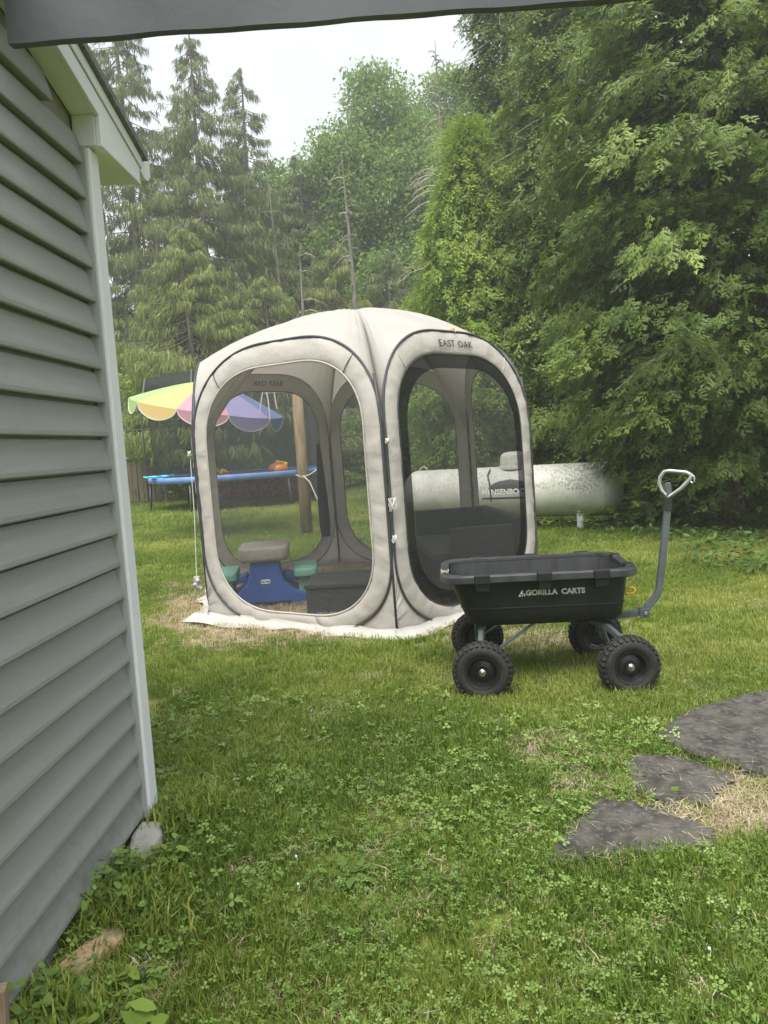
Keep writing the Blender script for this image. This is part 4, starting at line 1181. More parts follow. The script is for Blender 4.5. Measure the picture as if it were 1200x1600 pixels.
def spruce(name, label, base, H, Lmax, seed, m='spruce', zc=1.5, trunk_r=.2, lean=(0, 0), nbr=230, dens=26, thin=1.0, cat='tree', group='spruces at the wood edge', sprig=.42, bark='bark_grey'):
    r_ = np.random.default_rng(seed)
    o = empty(name, base); tag(o, label, cat, group)
    trunk_obj(o, H, trunk_r, bark, lean, 8)
    P, D, N, S, Tn, tw, twr = [], [], [], [], [], [], []
    for i in range(nbr):
        z = zc + (H - zc) * (i + r_.random()) / nbr
        t = (z - zc) / (H - zc)
        L = 1.18 * Lmax * ((1 - t) ** .75) * r_.uniform(.55, 1.1) + .25
        az = r_.uniform(0, 2 * PI)
        out = np.array([math.cos(az), math.sin(az), 0]); side = np.array([-out[1], out[0], 0])
        s0 = np.array([lean[0] * z / H, lean[1] * z / H, z])
        dr = r_.uniform(.28, .5)
        u = np.linspace(0, 1, 6)
        curve = s0 + out * (L * u)[:, None] + np.array([0, 0, 1.]) * (L * (-dr * u * 1.2 + .75 * dr * u ** 2.6))[:, None]
        tw.append(curve); twr.append(np.linspace(.028, .006, 6) * (.6 + .4 * L / Lmax))
        k = int(2.6 * dens * (L / Lmax + .25) * thin * r_.uniform(.5, 1.3))
        if k < 2: continue
        tt = r_.uniform(.18, 1.0, k) ** .85
        lat = r_.normal(0, .16, k) * L * .55
        pos = np.stack([np.interp(tt, u, curve[:, j]) for j in range(3)], 1) + side * lat[:, None]
        pos[:, 2] -= np.abs(lat) * .25
        d = np.stack([r_.normal(0, .22, k), r_.normal(0, .22, k), -np.ones(k)], 1) + out * r_.uniform(0, .5, k)[:, None]
        P.append(pos); D.append(d); N.append(rand_dirs(k, r_)); S.append(sprig * r_.uniform(.5, 1.3, k) * (.65 + .35 * L / Lmax))
        c0 = r_.normal(.45, .15)
        Tn.append(np.clip(c0 + r_.normal(0, .15, k), 0, 1))
    P, D, N, S, Tn = map(np.concatenate, (P, D, N, S, Tn))
    pick = r_.integers(0, 4, len(P))
    V, T, t = join_np([scatter(*SPR[i], P[pick == i], D[pick == i], N[pick == i], S[pick == i], Tn[pick == i]) for i in range(4)])
    np_mesh('crown', V, T, m, t, o)
    V, T = tube_np(tw, twr, 3)
    np_mesh('branches', V, T, 'bark_grey', parent=o)
    return o

spruce('spruce_tree', 'tall spruce with bare drooping top, highest against the sky', (-5.4, 26.5, 0), 15.2, 3.0, 21, nbr=260, dens=34, thin=.9)
spruce('spruce_tree', 'slender spruce right of the tallest one, hooked branch tips', (-4.1, 28.5, 0), 15.0, 2.3, 22, nbr=230, dens=28, thin=.8)
spruce('spruce_tree', 'tall dense spruce just right of the house gutter', (-7.9, 27.0, 0), 18.0, 3.0, 23, nbr=280, dens=36)
spruce('spruce_tree', 'tall spruce mostly hidden behind the house roof edge', (-10.4, 28.0, 0), 19.0, 3.2, 24, nbr=180, dens=20, sprig=.55)
spruce('spruce_tree', 'yellow-green weeping spruce above the trampoline net', (-5.6, 24.0, 0), 8.4, 2.9, 25, 'spruce_lime', nbr=170, dens=40, trunk_r=.15, zc=2.2)
spruce('spruce_tree', 'lower yellow-green weeping spruce left of the tent roof', (-3.3, 25.0, 0), 7.0, 2.6, 26, 'spruce_lime', nbr=130, dens=36, trunk_r=.14, zc=2.0)
spruce('spruce_tree', 'bushy spruce in the middle behind the tent roof', (-1.2, 27.5, 0), 8.6, 2.6, 27, 'spruce_lime', nbr=150, dens=36, trunk_r=.14, zc=1.2)
spruce('spruce_tree', 'shaded spruce behind the bare pale trunk', (.7, 29.0, 0), 8.5, 2.6, 28, 'spruce', nbr=150, dens=34, trunk_r=.14, zc=1.0)
spruce('spruce_tree', 'small pointed spruce top left of the round leafy tree', (-2.6, 33.0, 0), 13.6, 1.9, 29, 'spruce', nbr=170, dens=26, trunk_r=.14, zc=2.0)
spruce('spruce_tree', 'wide dark spruce filling the gap right of the tallest one', (-4.9, 31.5, 0), 13.4, 3.0, 31, 'spruce', nbr=150, dens=26, trunk_r=.16, zc=1.5, sprig=.6)
spruce('spruce_tree', 'wide dark spruce filling the gap left of the tallest one', (-7.0, 31.0, 0), 15.2, 3.0, 32, 'spruce', nbr=160, dens=26, trunk_r=.16, zc=1.5, sprig=.6)
spruce('spruce_tree', 'thin dark spruce at the left behind the shed roof', (-8.9, 31.5, 0), 13.0, 2.6, 30, 'spruce', nbr=130, dens=20, trunk_r=.16, zc=2.0)

# ---- broadleaf trees
def broadleaf(name, label, base, lobes, H, seed, m='broad', trunk_r=.22, leaf=.16, ncl=60, per=30, clr=.34, group='leafy trees behind the tent', cat='tree', bark='bark_grey'):
    r_ = np.random.default_rng(seed)
    o = empty(name, base); tag(o, label, cat, group)
    if trunk_r: trunk_obj(o, H * .8, trunk_r, bark, (0, 0), 8)
    P, D, N, S, Tn, tw, twr = [], [], [], [], [], [], []
    for (cx, cy_, cz, rx, ry, rz) in lobes:
        n = int(1.7 * ncl * (rx * rz) ** .9)
        dirs = rand_dirs(n, r_); rad = r_.uniform(.35, 1.0, n) ** .45
        cen = np.array([cx, cy_, cz]) + dirs * rad[:, None] * np.array([rx, ry, rz])
        for c in cen:
            k = int((2 if base[1] > 24 else 1) * per * r_.uniform(.5, 1.4))
            pos = c + r_.normal(0, clr, (k, 3)) * np.array([1, 1, .6])
            P.append(pos); d = rand_dirs(k, r_); d[:, 2] -= .4; D.append(d)
            nn = rand_dirs(k, r_); nn[:, 2] = np.abs(nn[:, 2]) + .5; N.append(nn)
            S.append(leaf * r_.uniform(.6, 1.25, k)); c0 = r_.normal(.45, .14); Tn.append(np.clip(c0 + r_.normal(0, .16, k), 0, 1))
        for q in range(8):
            c = cen[r_.integers(0, n)]
            s0 = np.array([0, 0, max(.3, min(H * .75, c[2] - abs(c[0]) * .7 - .6))])
            tw.append(np.array([s0, (s0 + c) / 2 + [0, 0, .2], c])); twr.append(np.array([.05, .03, .01]) * (trunk_r / .2 if trunk_r else .25))
    P, D, N, S, Tn = map(np.concatenate, (P, D, N, S, Tn))
    V, T, t = scatter(LEAF1_V if base[1] > 20 else LEAF_V, LEAF1_T if base[1] > 20 else LEAF_T, P, D, N, S, Tn)
    np_mesh('crown', V, T, m, t, o)
    V, T = tube_np(tw, twr, 4)
    np_mesh('branches', V, T, bark, parent=o)
    return o

broadleaf('broadleaf_tree', 'tall round-topped leafy tree in the middle against the sky', (.9, 33, 0),
          [(-.1, 0, 15.2, 1.3, 1.3, 1.5), (-1.5, -.3, 13, 1.5, 1.4, 1.5), (1.2, 0, 13.2, 1.5, 1.4, 1.5), (0, -.8, 11.5, 2.3, 1.6, 2.0), (1.4, -.4, 9.5, 2.0, 1.6, 1.8), (-1.7, -.2, 9.6, 1.5, 1.4, 1.5)], 16.5, 41, ncl=38, per=30, leaf=.19)
broadleaf('broadleaf_tree', 'lower leafy tree left of the round-topped one', (-3.2, 34.5, 0),
          [(0, 0, 12.3, 1.6, 1.5, 1.4), (-1.6, 0, 10.6, 1.6, 1.4, 1.4), (1.3, 0, 10.6, 1.6, 1.4, 1.5), (0, -.4, 8.3, 2.3, 1.6, 1.8), (-2.8, 0, 8.2, 1.5, 1.4, 1.6)], 13.5, 42, ncl=34, per=30, leaf=.2)
broadleaf('broadleaf_tree', 'far leafy tree behind the dead spire, right of the sky gap', (4.0, 36, 0),
          [(.2, 0, 16.3, 1.5, 1.4, 1.4), (-1.0, 0, 14.5, 1.6, 1.4, 1.5), (1.6, 0, 14.2, 1.6, 1.4, 1.6), (.2, 0, 12, 2.3, 1.6, 1.9), (-1, 0, 9.5, 2.2, 1.6, 1.9)], 17, 43, ncl=30, per=28, leaf=.21)
broadleaf('broadleaf_tree', 'dark leafy tree filling the wood under the round-topped tree', (1.6, 31, 0),
          [(0, 0, 7.5, 2.4, 1.6, 1.8), (-1.5, 0, 5.2, 2.4, 1.6, 1.7), (1.6, 0, 4.8, 2.2, 1.6, 1.8), (0, 0, 2.6, 2.8, 1.5, 1.5)], 9, 44, ncl=32, per=28, leaf=.19)
broadleaf('maple_tree', 'bright lime maple sapling between tent roof and cedars', (1.25, 16.8, 0),
          [(0, 0, 3.9, .75, .7, .65), (-.55, -.1, 3.1, .7, .7, .6), (.4, -.2, 2.9, .8, .7, .7), (0, -.2, 1.9, 1.0, .8, .8)], 4.4, 45, 'broad_lime', trunk_r=.05, leaf=.13, ncl=80, per=16, clr=.17)
# shrubs at the wood edge
for i, (x, y, rx, rz, m_, lab) in enumerate([
        (-6.6, 23.4, 1.2, 1.1, 'broad_lime', 'bright green leafy shrub right above the shed roof'),
        (-4.4, 23.8, 1.6, .9, 'broad', 'dark shrub behind the middle of the trampoline'),
        (-8.4, 29.0, 1.7, 1.7, 'broad', 'tall green shrub between the left spruces'),
        (-.2, 25.5, 1.7, 1.2, 'broad', 'dark green shrub behind the clothesline post'),
        (-3.2, 29.5, 2.0, 2.0, 'broad', 'big shaded shrub beneath the slender spruce'),
        (-6.2, 30.5, 2.0, 2.2, 'broad', 'big shaded shrub beneath the tallest spruce'),
        (2.7, 22.0, 1.7, 1.4, 'broad', 'dark shrub beyond the left end of the propane tank')]):
    z0 = 3.6 if i == 0 else 0
    broadleaf('shrub', lab, (x, y, 0), [(0, 0, (rz if i else 3.4), rx, rx * .7, rz), (rx * .5, -.1, rz * .7 if i else 2.6, rx * .7, rx * .6, rz * .7), (-rx * .5, 0, rz * .7 if i else 2.2, rx * .7, rx * .6, rz * .8)], (rz * 1.8 if i else 4.2), 60 + i, m_, trunk_r=.04, leaf=.15, ncl=44, per=24, clr=.24, group='shrubs at the wood edge', cat='shrub')

rs = broadleaf('rose_bush', 'low bush with pink flowers in the shade under the trampoline', (-3.5, 23.3, 0), [(0, 0, .42, 1.3, .5, .4), (1.6, 0, .38, 1.2, .5, .35)], .7, 80, 'broad', trunk_r=.02, leaf=.12, ncl=60, per=20, clr=.12, group='flowering bushes', cat='bush')
r_ = np.random.default_rng(81); k = 200
pp = np.stack([r_.uniform(-1.6, .9, k), r_.uniform(-.75, -.35, k), r_.uniform(.12, .52, k)], 1)
V, T, t = scatter(LEAF_V, LEAF_T, np.repeat(pp, 3, 0), rand_dirs(k * 3, r_), np.tile([[0, -1, .4]], (k * 3, 1)), np.full(k * 3, .2), r_.random(k * 3))
np_mesh('blossom', V, T, 'pink', t, rs)

# ---- dead trees
def dead_tree(label, base, H, r, lean, seed, zlo, nb, bl, dens=1.):
    r_ = np.random.default_rng(seed)
    o = empty('dead_tree', base); tag(o, label, 'tree', 'bare dead trees')
    trunk_obj(o, H, r, 'bark_grey', lean, 8)
    tw, twr = [], []
    for i in range(nb):
        z = zlo + (H * .98 - zlo) * r_.random(); t = z / H
        az = r_.uniform(0, 2 * PI); L = bl * (1.1 - .75 * t) * r_.uniform(.4, 1.1)
        out = np.array([math.cos(az), math.sin(az), 0]); s0 = np.array([lean[0] * t, lean[1] * t, z])
        c = np.array([s0, s0 + out * L * .4 + [0, 0, .06 * L], s0 + out * L * .75 + [0, 0, -.04 * L], s0 + out * L + [0, 0, -.22 * L]])
        tw.append(c); twr.append([.03, .022, .014, .006])
        for q in range(int(5 * dens)):
            u = r_.uniform(.35, 1); p = c[1] + (c[3] - c[1]) * (u - .3) / .7 if u > .3 else c[1]
            e = p + np.array([r_.normal(0, .2), r_.normal(0, .2), r_.uniform(-.5, -.05)]) * L * .45 + out * .2 * L
            tw.append(np.array([p, (p + e) / 2, e])); twr.append([.012, .009, .004])
    V, T = tube_np(tw, twr, 3)
    np_mesh('branches', V, T, 'twig', parent=o)
dead_tree('bare dead spire with short twigs against the sky, right of centre', (3.0, 27.5, 0), 15.0, .14, (-.25, 0), 51, 9.0, 42, 1.6)
dead_tree('thin bare dead trunk just right of the taller dead spire', (3.75, 28.0, 0), 12.6, .11, (-.1, 0), 52, 7.0, 34, 1.5)
dead_tree('pale bare trunk standing in front of the leafy trees above the tent', (-.45, 25.6, 0), 11.0, .14, (-.15, 0), 53, 3.0, 34, 1.2, .6)
dead_tree('short pale snag with broken top left of the tent roof peak', (-1.9, 22.5, 0), 7.2, .12, (-.05, 0), 54, 2.5, 22, 1.4)
dead_tree('dead conifer with a tangle of bare drooping branches beside the lime cedar', (2.0, 20.5, 0), 8.6, .1, (-.1, 0), 55, 4.0, 70, 2.0)

# ---- distant wood that reads as one mass
r_ = np.random.default_rng(90); k = 52000
x = r_.uniform(-34, 34, k); y = r_.uniform(40, 50, k); top = 8.5 + 5 * fbm(x, y * 0, .25, 3) - np.clip((np.abs(x + 3) < 2.2) * 3, 0, 3)
z = r_.random(k) ** .8 * top
keep = (fbm(x, z, .55, 30) > .40) | (z < 1.5)
x, y, z = x[keep], y[keep], z[keep]; k = len(x)
V, T, t = scatter(LEAF_V, LEAF_T, np.stack([x, y, z], 1), rand_dirs(k, r_), rand_dirs(k, r_) + [0, 0, .5], r_.uniform(.3, .6, k), np.clip(r_.normal(.4, .2, k), 0, 1))
tag(np_mesh('far_woods', V, T, 'broad', t), 'distant dark green wood behind all the other trees', 'woods', kind='stuff')
# slender trunks in the wood
for i, (x, y, h, lab) in enumerate([(-7.0, 25.6, 9, 'straight grey trunk right of the white corner trim'), (-6.1, 26.2, 10, 'grey trunk left of the yellow-green weeping spruce'), (-4.7, 27.2, 9, 'grey trunk between the two weeping spruces'), (-3.0, 27.6, 11, 'tall thin trunk left of the tent roof'), (-9.0, 26.0, 11, 'leaning grey trunk beside the house gutter')]):
    o = empty('slender_tree', (x, y, 0)); tag(o, lab, 'tree', 'slender bare-stemmed trees')
    trunk_obj(o, h, .13, 'bark_grey', (random.uniform(-.3, .2), 0), 8)
    tw = []; rr_ = np.random.default_rng(100 + i)
    for q in range(14):
        z = rr_.uniform(2.5, h); az = rr_.uniform(0, 6.3); L = rr_.uniform(.4, 1.3); d = np.array([math.cos(az), math.sin(az), -.1])
        tw.append(np.array([[0, 0, z], d * L * .5 + [0, 0, z + .05], d * L + [0, 0, z - .2 * L]]))
    V, T = tube_np(tw, [[.02, .012, .004]] * len(tw), 3); np_mesh('branches', V, T, 'bark_grey', parent=o)

# ---- broad-leaved plants under the cedar
def leafy_plant(label, base, h, ns, leaf, seed, m='broad', spread=.5, cat='plant', group='broad-leaved plants under the cedar', name='leafy_plant', per=8):
    r_ = np.random.default_rng(seed)
    o = empty(name, base); tag(o, label, cat, group)
    tw, P, D, S, Tn = [], [], [], [], []
    for i in range(ns):
        az = r_.uniform(0, 2 * PI); hh = h * r_.uniform(.5, 1); sp = spread * r_.uniform(.3, 1)
        out = np.array([math.cos(az), math.sin(az), 0])
        u = np.linspace(0, 1, 5); c = out * (sp * u ** 1.5)[:, None] + np.array([0, 0, 1.]) * (hh * (u - .25 * u ** 3))[:, None]
        tw.append(c)
        for q in range(per):
            t = r_.uniform(.3, 1); p = np.array([np.interp(t, u, c[:, j]) for j in range(3)])
            a2 = r_.uniform(0, 2 * PI)
            P.append(p); D.append([math.cos(a2) + out[0] * .6, math.sin(a2) + out[1] * .6, r_.uniform(-.5, .25)]); S.append(leaf * r_.uniform(.6, 1.2)); Tn.append(np.clip(r_.normal(.5, .2), 0, 1))
    P, D, S, Tn = map(np.array, (P, D, S, Tn))
    N = np.tile([[0, 0, 1.]], (len(P), 1)) + r_.normal(0, .25, (len(P), 3))
    V, T, t = scatter(LV6, LT6, P, D, N, S, Tn)
    np_mesh('foliage', V, T, m, t, o)
    V, T = tube_np(tw, [np.linspace(.006, .002, 5)] * len(tw), 3); np_mesh('stem', V, T, 'ivy', np.full(len(V), .5), o)
    return o
LV6 = np.array([[0, 0, 0], [.25, .17, .03], [.6, .2, .02], [1, 0, -.08], [.6, -.2, .02], [.25, -.17, .03], [.5, 0, -.02]], float)
LT6 = np.array([[0, 6, 1], [1, 6, 2], [2, 6, 3], [3, 6, 4], [4, 6, 5], [5, 6, 0]])
leafy_plant('upright leafy sapling with large pale leaves right of the propane tank', (3.55, 10.2, 0), 1.25, 12, .19, 201, 'broad_lime', .5, per=12)
leafy_plant('leafy plant behind the cart handle grip in the shade', (3.95, 9.8, 0), 1.0, 12, .17, 202, 'broad', .55, per=10)
leafy_plant('small light green plant growing against the tank leg', (2.95, 10.75, 0), .42, 12, .12, 203, 'broad_lime', .35, per=9)
leafy_plant('light green plant below the lichen end of the tank', (3.35, 10.55, 0), .5, 12, .12, 204, 'broad_lime', .4, per=9)
leafy_plant('low weeds under the middle of the propane tank', (2.35, 11.1, 0), .3, 12, .10, 205, 'broad', .4, per=8)
leafy_plant('dark leafy plant deep under the cedar at right', (4.7, 9.3, 0), .8, 14, .15, 206, 'ivy', .7, per=10)

# ================================================================== LAWN COVER (instanced clumps)
def clump_source(name, V, T, m):
    me = bpy.data.meshes.new(name); me.from_pydata([tuple(v) for v in V], [], [tuple(int(i) for i in t) for t in T])
    me.materials.append(M[m])
    return bpy.data.objects.new(name, me)

def grass_clump(seed, nb, rad, h, w, flop=.5):
    r_ = np.random.default_rng(seed); V, T = [], []
    for i in range(nb):
        a = r_.uniform(0, 2 * PI); q = rad * math.sqrt(r_.random()); p = np.array([q * math.cos(a), q * math.sin(a), 0])
        b = r_.uniform(0, 2 * PI); L = h * r_.uniform(.55, 1.2); fl = flop * r_.uniform(.3, 1.4)
        d = np.array([math.cos(b), math.sin(b), 0]); s_ = np.array([-d[1], d[0], 0]) * w * r_.uniform(.7, 1.2)
        k = len(V)
        m1 = p + d * L * fl * .35 + np.array([0, 0, L * .6]); m2 = p + d * L * fl + np.array([0, 0, L * (1 - .3 * fl)])
        V.extend([p - s_ * .8, p + s_ * .8, m1 + s_, m1 - s_, m2]); T.extend([(k, k + 1, k + 2), (k, k + 2, k + 3), (k + 3, k + 2, k + 4)])
    return np.array(V), T
def clover_clump(seed, nl, rad, h, lr):
    r_ = np.random.default_rng(seed); V, T = [], []
    for i in range(nl):
        a = r_.uniform(0, 2 * PI); q = rad * math.sqrt(r_.random()); hh = h * r_.uniform(.5, 1.15); c = np.array([q * math.cos(a), q * math.sin(a), hh])
        tx, ty = r_.normal(0, .25, 2); a0 = r_.uniform(0, 2 * PI); R_ = lr * r_.uniform(.7, 1.25)
        k = len(V); V.extend([c * [.6, .6, 0] + [.0012, 0, 0], c * [.6, .6, 0] - [.0012, 0, 0], c]); T.append((k, k + 1, k + 2))
        for j in range(3):
            aa = a0 + j * 2 * PI / 3; k = len(V)
            for (rr_, da) in ((.05, 0), (.6, -.62), (1.0, -.42), (1.08, 0), (1.0, .42), (.6, .62)):
                x, y = R_ * rr_ * math.cos(aa + da), R_ * rr_ * math.sin(aa + da)
                V.append(c + [x, y, tx * x + ty * y - .12 * abs(da) * R_])
            T.extend([(k, k + 1, k + 2), (k, k + 2, k + 3), (k, k + 3, k + 4), (k, k + 4, k + 5)])
    return np.array(V), T

SRC = {
    'grass': [clump_source('grass_clump', *grass_clump(s, 26, .05, .055, .0016), 'grass') for s in range(4)],
    'grass_far': [clump_source('grass_clump_far', *grass_clump(s + 10, 22, .11, .065, .0035), 'grass') for s in range(3)],
    'clover': [clump_source('clover_clump', *clover_clump(s, 7, .06, .034, .0085), 'clover') for s in range(5)],
    'clover_big': [clump_source('clover_clump_big', *clover_clump(s + 5, 6, .07, .04, .013), 'clover') for s in range(4)],
    'straw': [clump_source('straw_clump', *grass_clump(s + 20, 22, .06, .045, .0016, 1.3), 'straw') for s in range(3)],
}

def scatter_object(name, pts, scl, tint, sources, seed, label, cat, z=None):
    r_ = np.random.default_rng(seed); n = len(pts)
    me = bpy.data.meshes.new(name)
    me.vertices.add(n)
    co = np.zeros((n, 3), np.float32); co[:, :2] = pts
    if z is not None: co[:, 2] = z
    me.vertices.foreach_set('co', co.ravel())
    rot = np.stack([r_.normal(0, .12, n), r_.normal(0, .12, n), r_.uniform(0, 2 * PI, n)], 1).astype(np.float32)
    a = me.attributes.new('rot', 'FLOAT_VECTOR', 'POINT'); a.data.foreach_set('vector', rot.ravel())
    a = me.attributes.new('scl', 'FLOAT', 'POINT'); a.data.foreach_set('value', np.asarray(scl, np.float32))
    a = me.attributes.new('tint', 'FLOAT', 'POINT'); a.data.foreach_set('value', np.clip(tint, 0, 1).astype(np.float32))
    a = me.attributes.new('pick', 'INT', 'POINT'); a.data.foreach_set('value', r_.integers(0, len(sources), n).astype(np.int32))
    o = bpy.data.objects.new(name, me); link(o)
    ng = bpy.data.node_groups.new(name + '_nodes', 'GeometryNodeTree')
    ng.interface.new_socket('Geometry', in_out='INPUT', socket_type='NodeSocketGeometry')
    ng.interface.new_socket('Geometry', in_out='OUTPUT', socket_type='NodeSocketGeometry')
    N, L = ng.nodes, ng.links
    gi, go = N.new('NodeGroupInput'), N.new('NodeGroupOutput')
    iop = N.new('GeometryNodeInstanceOnPoints')
    g2i = N.new('GeometryNodeJoinGeometry')
    for s_ in reversed(sources):
        oi = N.new('GeometryNodeObjectInfo'); oi.inputs['Object'].default_value = s_; oi.inputs['As Instance'].default_value = True
        L.new(oi.outputs['Geometry'], g2i.inputs[0])
    def attr(nm, ty):
        q = N.new('GeometryNodeInputNamedAttribute'); q.data_type = ty; q.inputs['Name'].default_value = nm; return q.outputs['Attribute']
    e2r = N.new('FunctionNodeEulerToRotation')
    L.new(attr('rot', 'FLOAT_VECTOR'), e2r.inputs[0])
    L.new(gi.outputs[0], iop.inputs['Points']); L.new(g2i.outputs[0], iop.inputs['Instance'])
    iop.inputs['Pick Instance'].default_value = True
    L.new(attr('pick', 'INT'), iop.inputs['Instance Index'])
    L.new(e2r.outputs[0], iop.inputs['Rotation']); L.new(attr('scl', 'FLOAT'), iop.inputs['Scale'])
    L.new(iop.outputs['Instances'], go.inputs[0])
    md = o.modifiers.new('scatter', 'NODES'); md.node_group = ng
    tag(o, label, cat, kind='stuff')
    return o

def inside(poly, x, y):
    r = np.zeros(len(x), bool); n = len(poly); j = n - 1
    for i in range(n):
        xi, yi = poly[i]; xj, yj = poly[j]
        r ^= ((yi > y) != (yj > y)) & (x < (xj - xi) * (y - yi) / (yj - yi + 1e-12) + xi); j = i
    return r
def shrink(poly, k):
    cx = sum(p[0] for p in poly) / len(poly); cy_ = sum(p[1] for p in poly) / len(poly)
    return [(cx + (p[0] - cx) * k, cy_ + (p[1] - cy_) * k) for p in poly]
WHEELS_W = [(CX + wx * math.cos(CYAW) - wy * math.sin(CYAW), CY + wx * math.sin(CYAW) + wy * math.cos(CYAW)) for wx, wy, _ in wh]
STRAW_P = [(.88, 2.50), (.98, 2.74), (1.15, 2.9), (1.32, 2.97), (1.62, 2.9), (1.55, 2.62), (1.25, 2.46), (1.05, 2.45)]

def field(x0, x1, y0, y1, dens, seed):
    r_ = np.random.default_rng(seed); n = int((x1 - x0) * (y1 - y0) * dens)
    x, y = r_.uniform(x0, x1, n), r_.uniform(y0, y1, n)
    ok = np.abs(x) < (y * .62 + .75)                       # what a step to either side could still see
    wall = -.97 + .029 * (y - 2.86)
    ok &= ~((x < wall + .015) & (y < 2.92))
    for s_ in STONES: ok &= ~inside(shrink(s_, .95), x, y)
    return x[ok], y[ok], r_
def straw_amount(x, y):
    d = np.hypot(x - (HEX_C[0] + .05), y - (HEX_C[1] - .1)) - 1.0 * fbm(x, y, 1.7, 40)
    a = np.clip((1.72 - d) / .45, 0, 1)
    a = np.maximum(a, np.clip((.55 - np.hypot((x - .85) / 1.1, y - 5.05)) / .25, 0, 1) * .75)       # worn patch behind the cart
    a = np.maximum(a, np.clip((.5 - np.hypot((x + 2.2), (y - 8.2) * .8)) / .3, 0, 1) * .6)
    a = np.maximum(a, inside(STRAW_P, x, y) * 1.0)
    bare = np.clip((fbm(x, y, 1.4, 70) - .66) / .06, 0, 1) * (y < 6)
    return a, bare
def clover_amount(x, y):
    return np.clip((fbm(x, y, .95, 5) - .50) / .10, 0, 1) * np.clip((4.6 - y) / 1.5, .0, 1)

HEXIN = shrink(HC, .99); HEXOUT = shrink(HC, 1.055)
def lawn(name, x0, x1, y0, y1, dens, srcs, seed, s0, label):
    x, y, r_ = field(x0, x1, y0, y1, dens, seed)
    st, bare = straw_amount(x, y); cl = clover_amount(x, y)
    ok = r_.random(len(x)) > np.maximum(st * .93, np.maximum(bare * .75, cl * .35))
    ok &= ~inside(HEXOUT, x, y)
    x, y = x[ok], y[ok]; n = len(x)
    tint = .40 + 1.25 * (fbm(x, y, .8, 12) - .5) + .55 * (fbm(x, y, 3.2, 22) - .5) + r_.normal(0, .13, n)
    sc_ = s0 * (.75 + .6 * fbm(x, y, 1.9, 33)) * r_.uniform(.75, 1.2, n)
    scatter_object(name, np.stack([x, y], 1), sc_, tint, SRC[srcs], seed + 1, label, 'grass')

lawn('lawn_grass', -1.3, 3.2, 1.2, 4.4, 1000, 'grass', 300, 1.0, 'short green lawn grass in the foreground')
lawn('lawn_grass', -3.5, 4.5, 4.4, 9.0, 560, 'grass', 302, 1.05, 'lawn grass around the tent and cart')
lawn('lawn_grass', -9.5, 7.5, 9.0, 15.0, 150, 'grass_far', 304, 1.0, 'lawn grass beyond the tent')
lawn('lawn_grass', -16.0, 8.0, 15.0, 26.0, 60, 'grass_far', 306, 1.5, 'far lawn grass around the trampoline')

x, y, r_ = field(-1.3, 3.2, 1.2, 4.6, 900, 310); cl = clover_amount(x, y)
ok = (r_.random(len(x)) < np.maximum(cl * .5, .05)) & ~(inside(STRAW_P, x, y) & (r_.random(len(x)) < .9)); x, y = x[ok], y[ok]
scatter_object('clover', np.stack([x, y], 1), r_.uniform(.7, 1.25, len(x)), .42 + .9 * (fbm(x, y, 1.3, 50) - .5) + r_.normal(0, .15, len(x)), SRC['clover'], 311, 'patches of small clover leaves across the near lawn', 'clover')
x, y, r_ = field(-1.3, 3.2, 1.2, 4.2, 420, 312)
bigp = np.clip((fbm(x, y, 1.5, 81) - .58) / .08, 0, 1) + 1.2 * np.exp(-(((x - .25) / .38) ** 2 + ((y - 3.0) / .28) ** 2)) + 1.2 * np.exp(-(((x + .78) / .16) ** 2 + ((y - 2.2) / .9) ** 2)) + 1.1 * np.exp(-(((x - .62) / .16) ** 2 + ((y - 2.85) / .35) ** 2))
ok = r_.random(len(x)) < np.clip(bigp, 0, 1) * .38; ok &= ~inside(STRAW_P, x, y); x, y = x[ok], y[ok]
scatter_object('ground_ivy', np.stack([x, y], 1), r_.uniform(.7, 1.35, len(x)), .5 + .9 * (fbm(x, y, 1.3, 52) - .5) + r_.normal(0, .14, len(x)), SRC['clover_big'], 313, 'broader round-leaved ground ivy in the near lawn and along the house', 'ground ivy')
x, y, r_ = field(-3.4, 4.0, 4.2, 10.0, 420, 314); st, bare = straw_amount(x, y)
ok = r_.random(len(x)) < np.where(inside(HEXIN, x, y), .85, np.where(inside(HEXOUT, x, y), 0, np.maximum(st * .85, .05))); x, y = x[ok], y[ok]
scatter_object('dead_grass', np.stack([x, y], 1), r_.uniform(.7, 1.3, len(x)), r_.normal(.5, .22, len(x)), SRC['straw'], 315, 'dry yellow-brown grass around and under the tent', 'dead grass')
x, y, r_ = field(-1.3, 3.2, 1.2, 4.2, 900, 316); st, bare = straw_amount(x, y)
ok = r_.random(len(x)) < np.maximum(np.maximum(st, bare * .4), .07); x, y = x[ok], y[ok]
scatter_object('dead_grass', np.stack([x, y], 1), r_.uniform(.6, 1.1, len(x)), r_.normal(.55, .22, len(x)), SRC['straw'], 317, 'pale straw between the flagstones and in worn spots', 'dead grass')

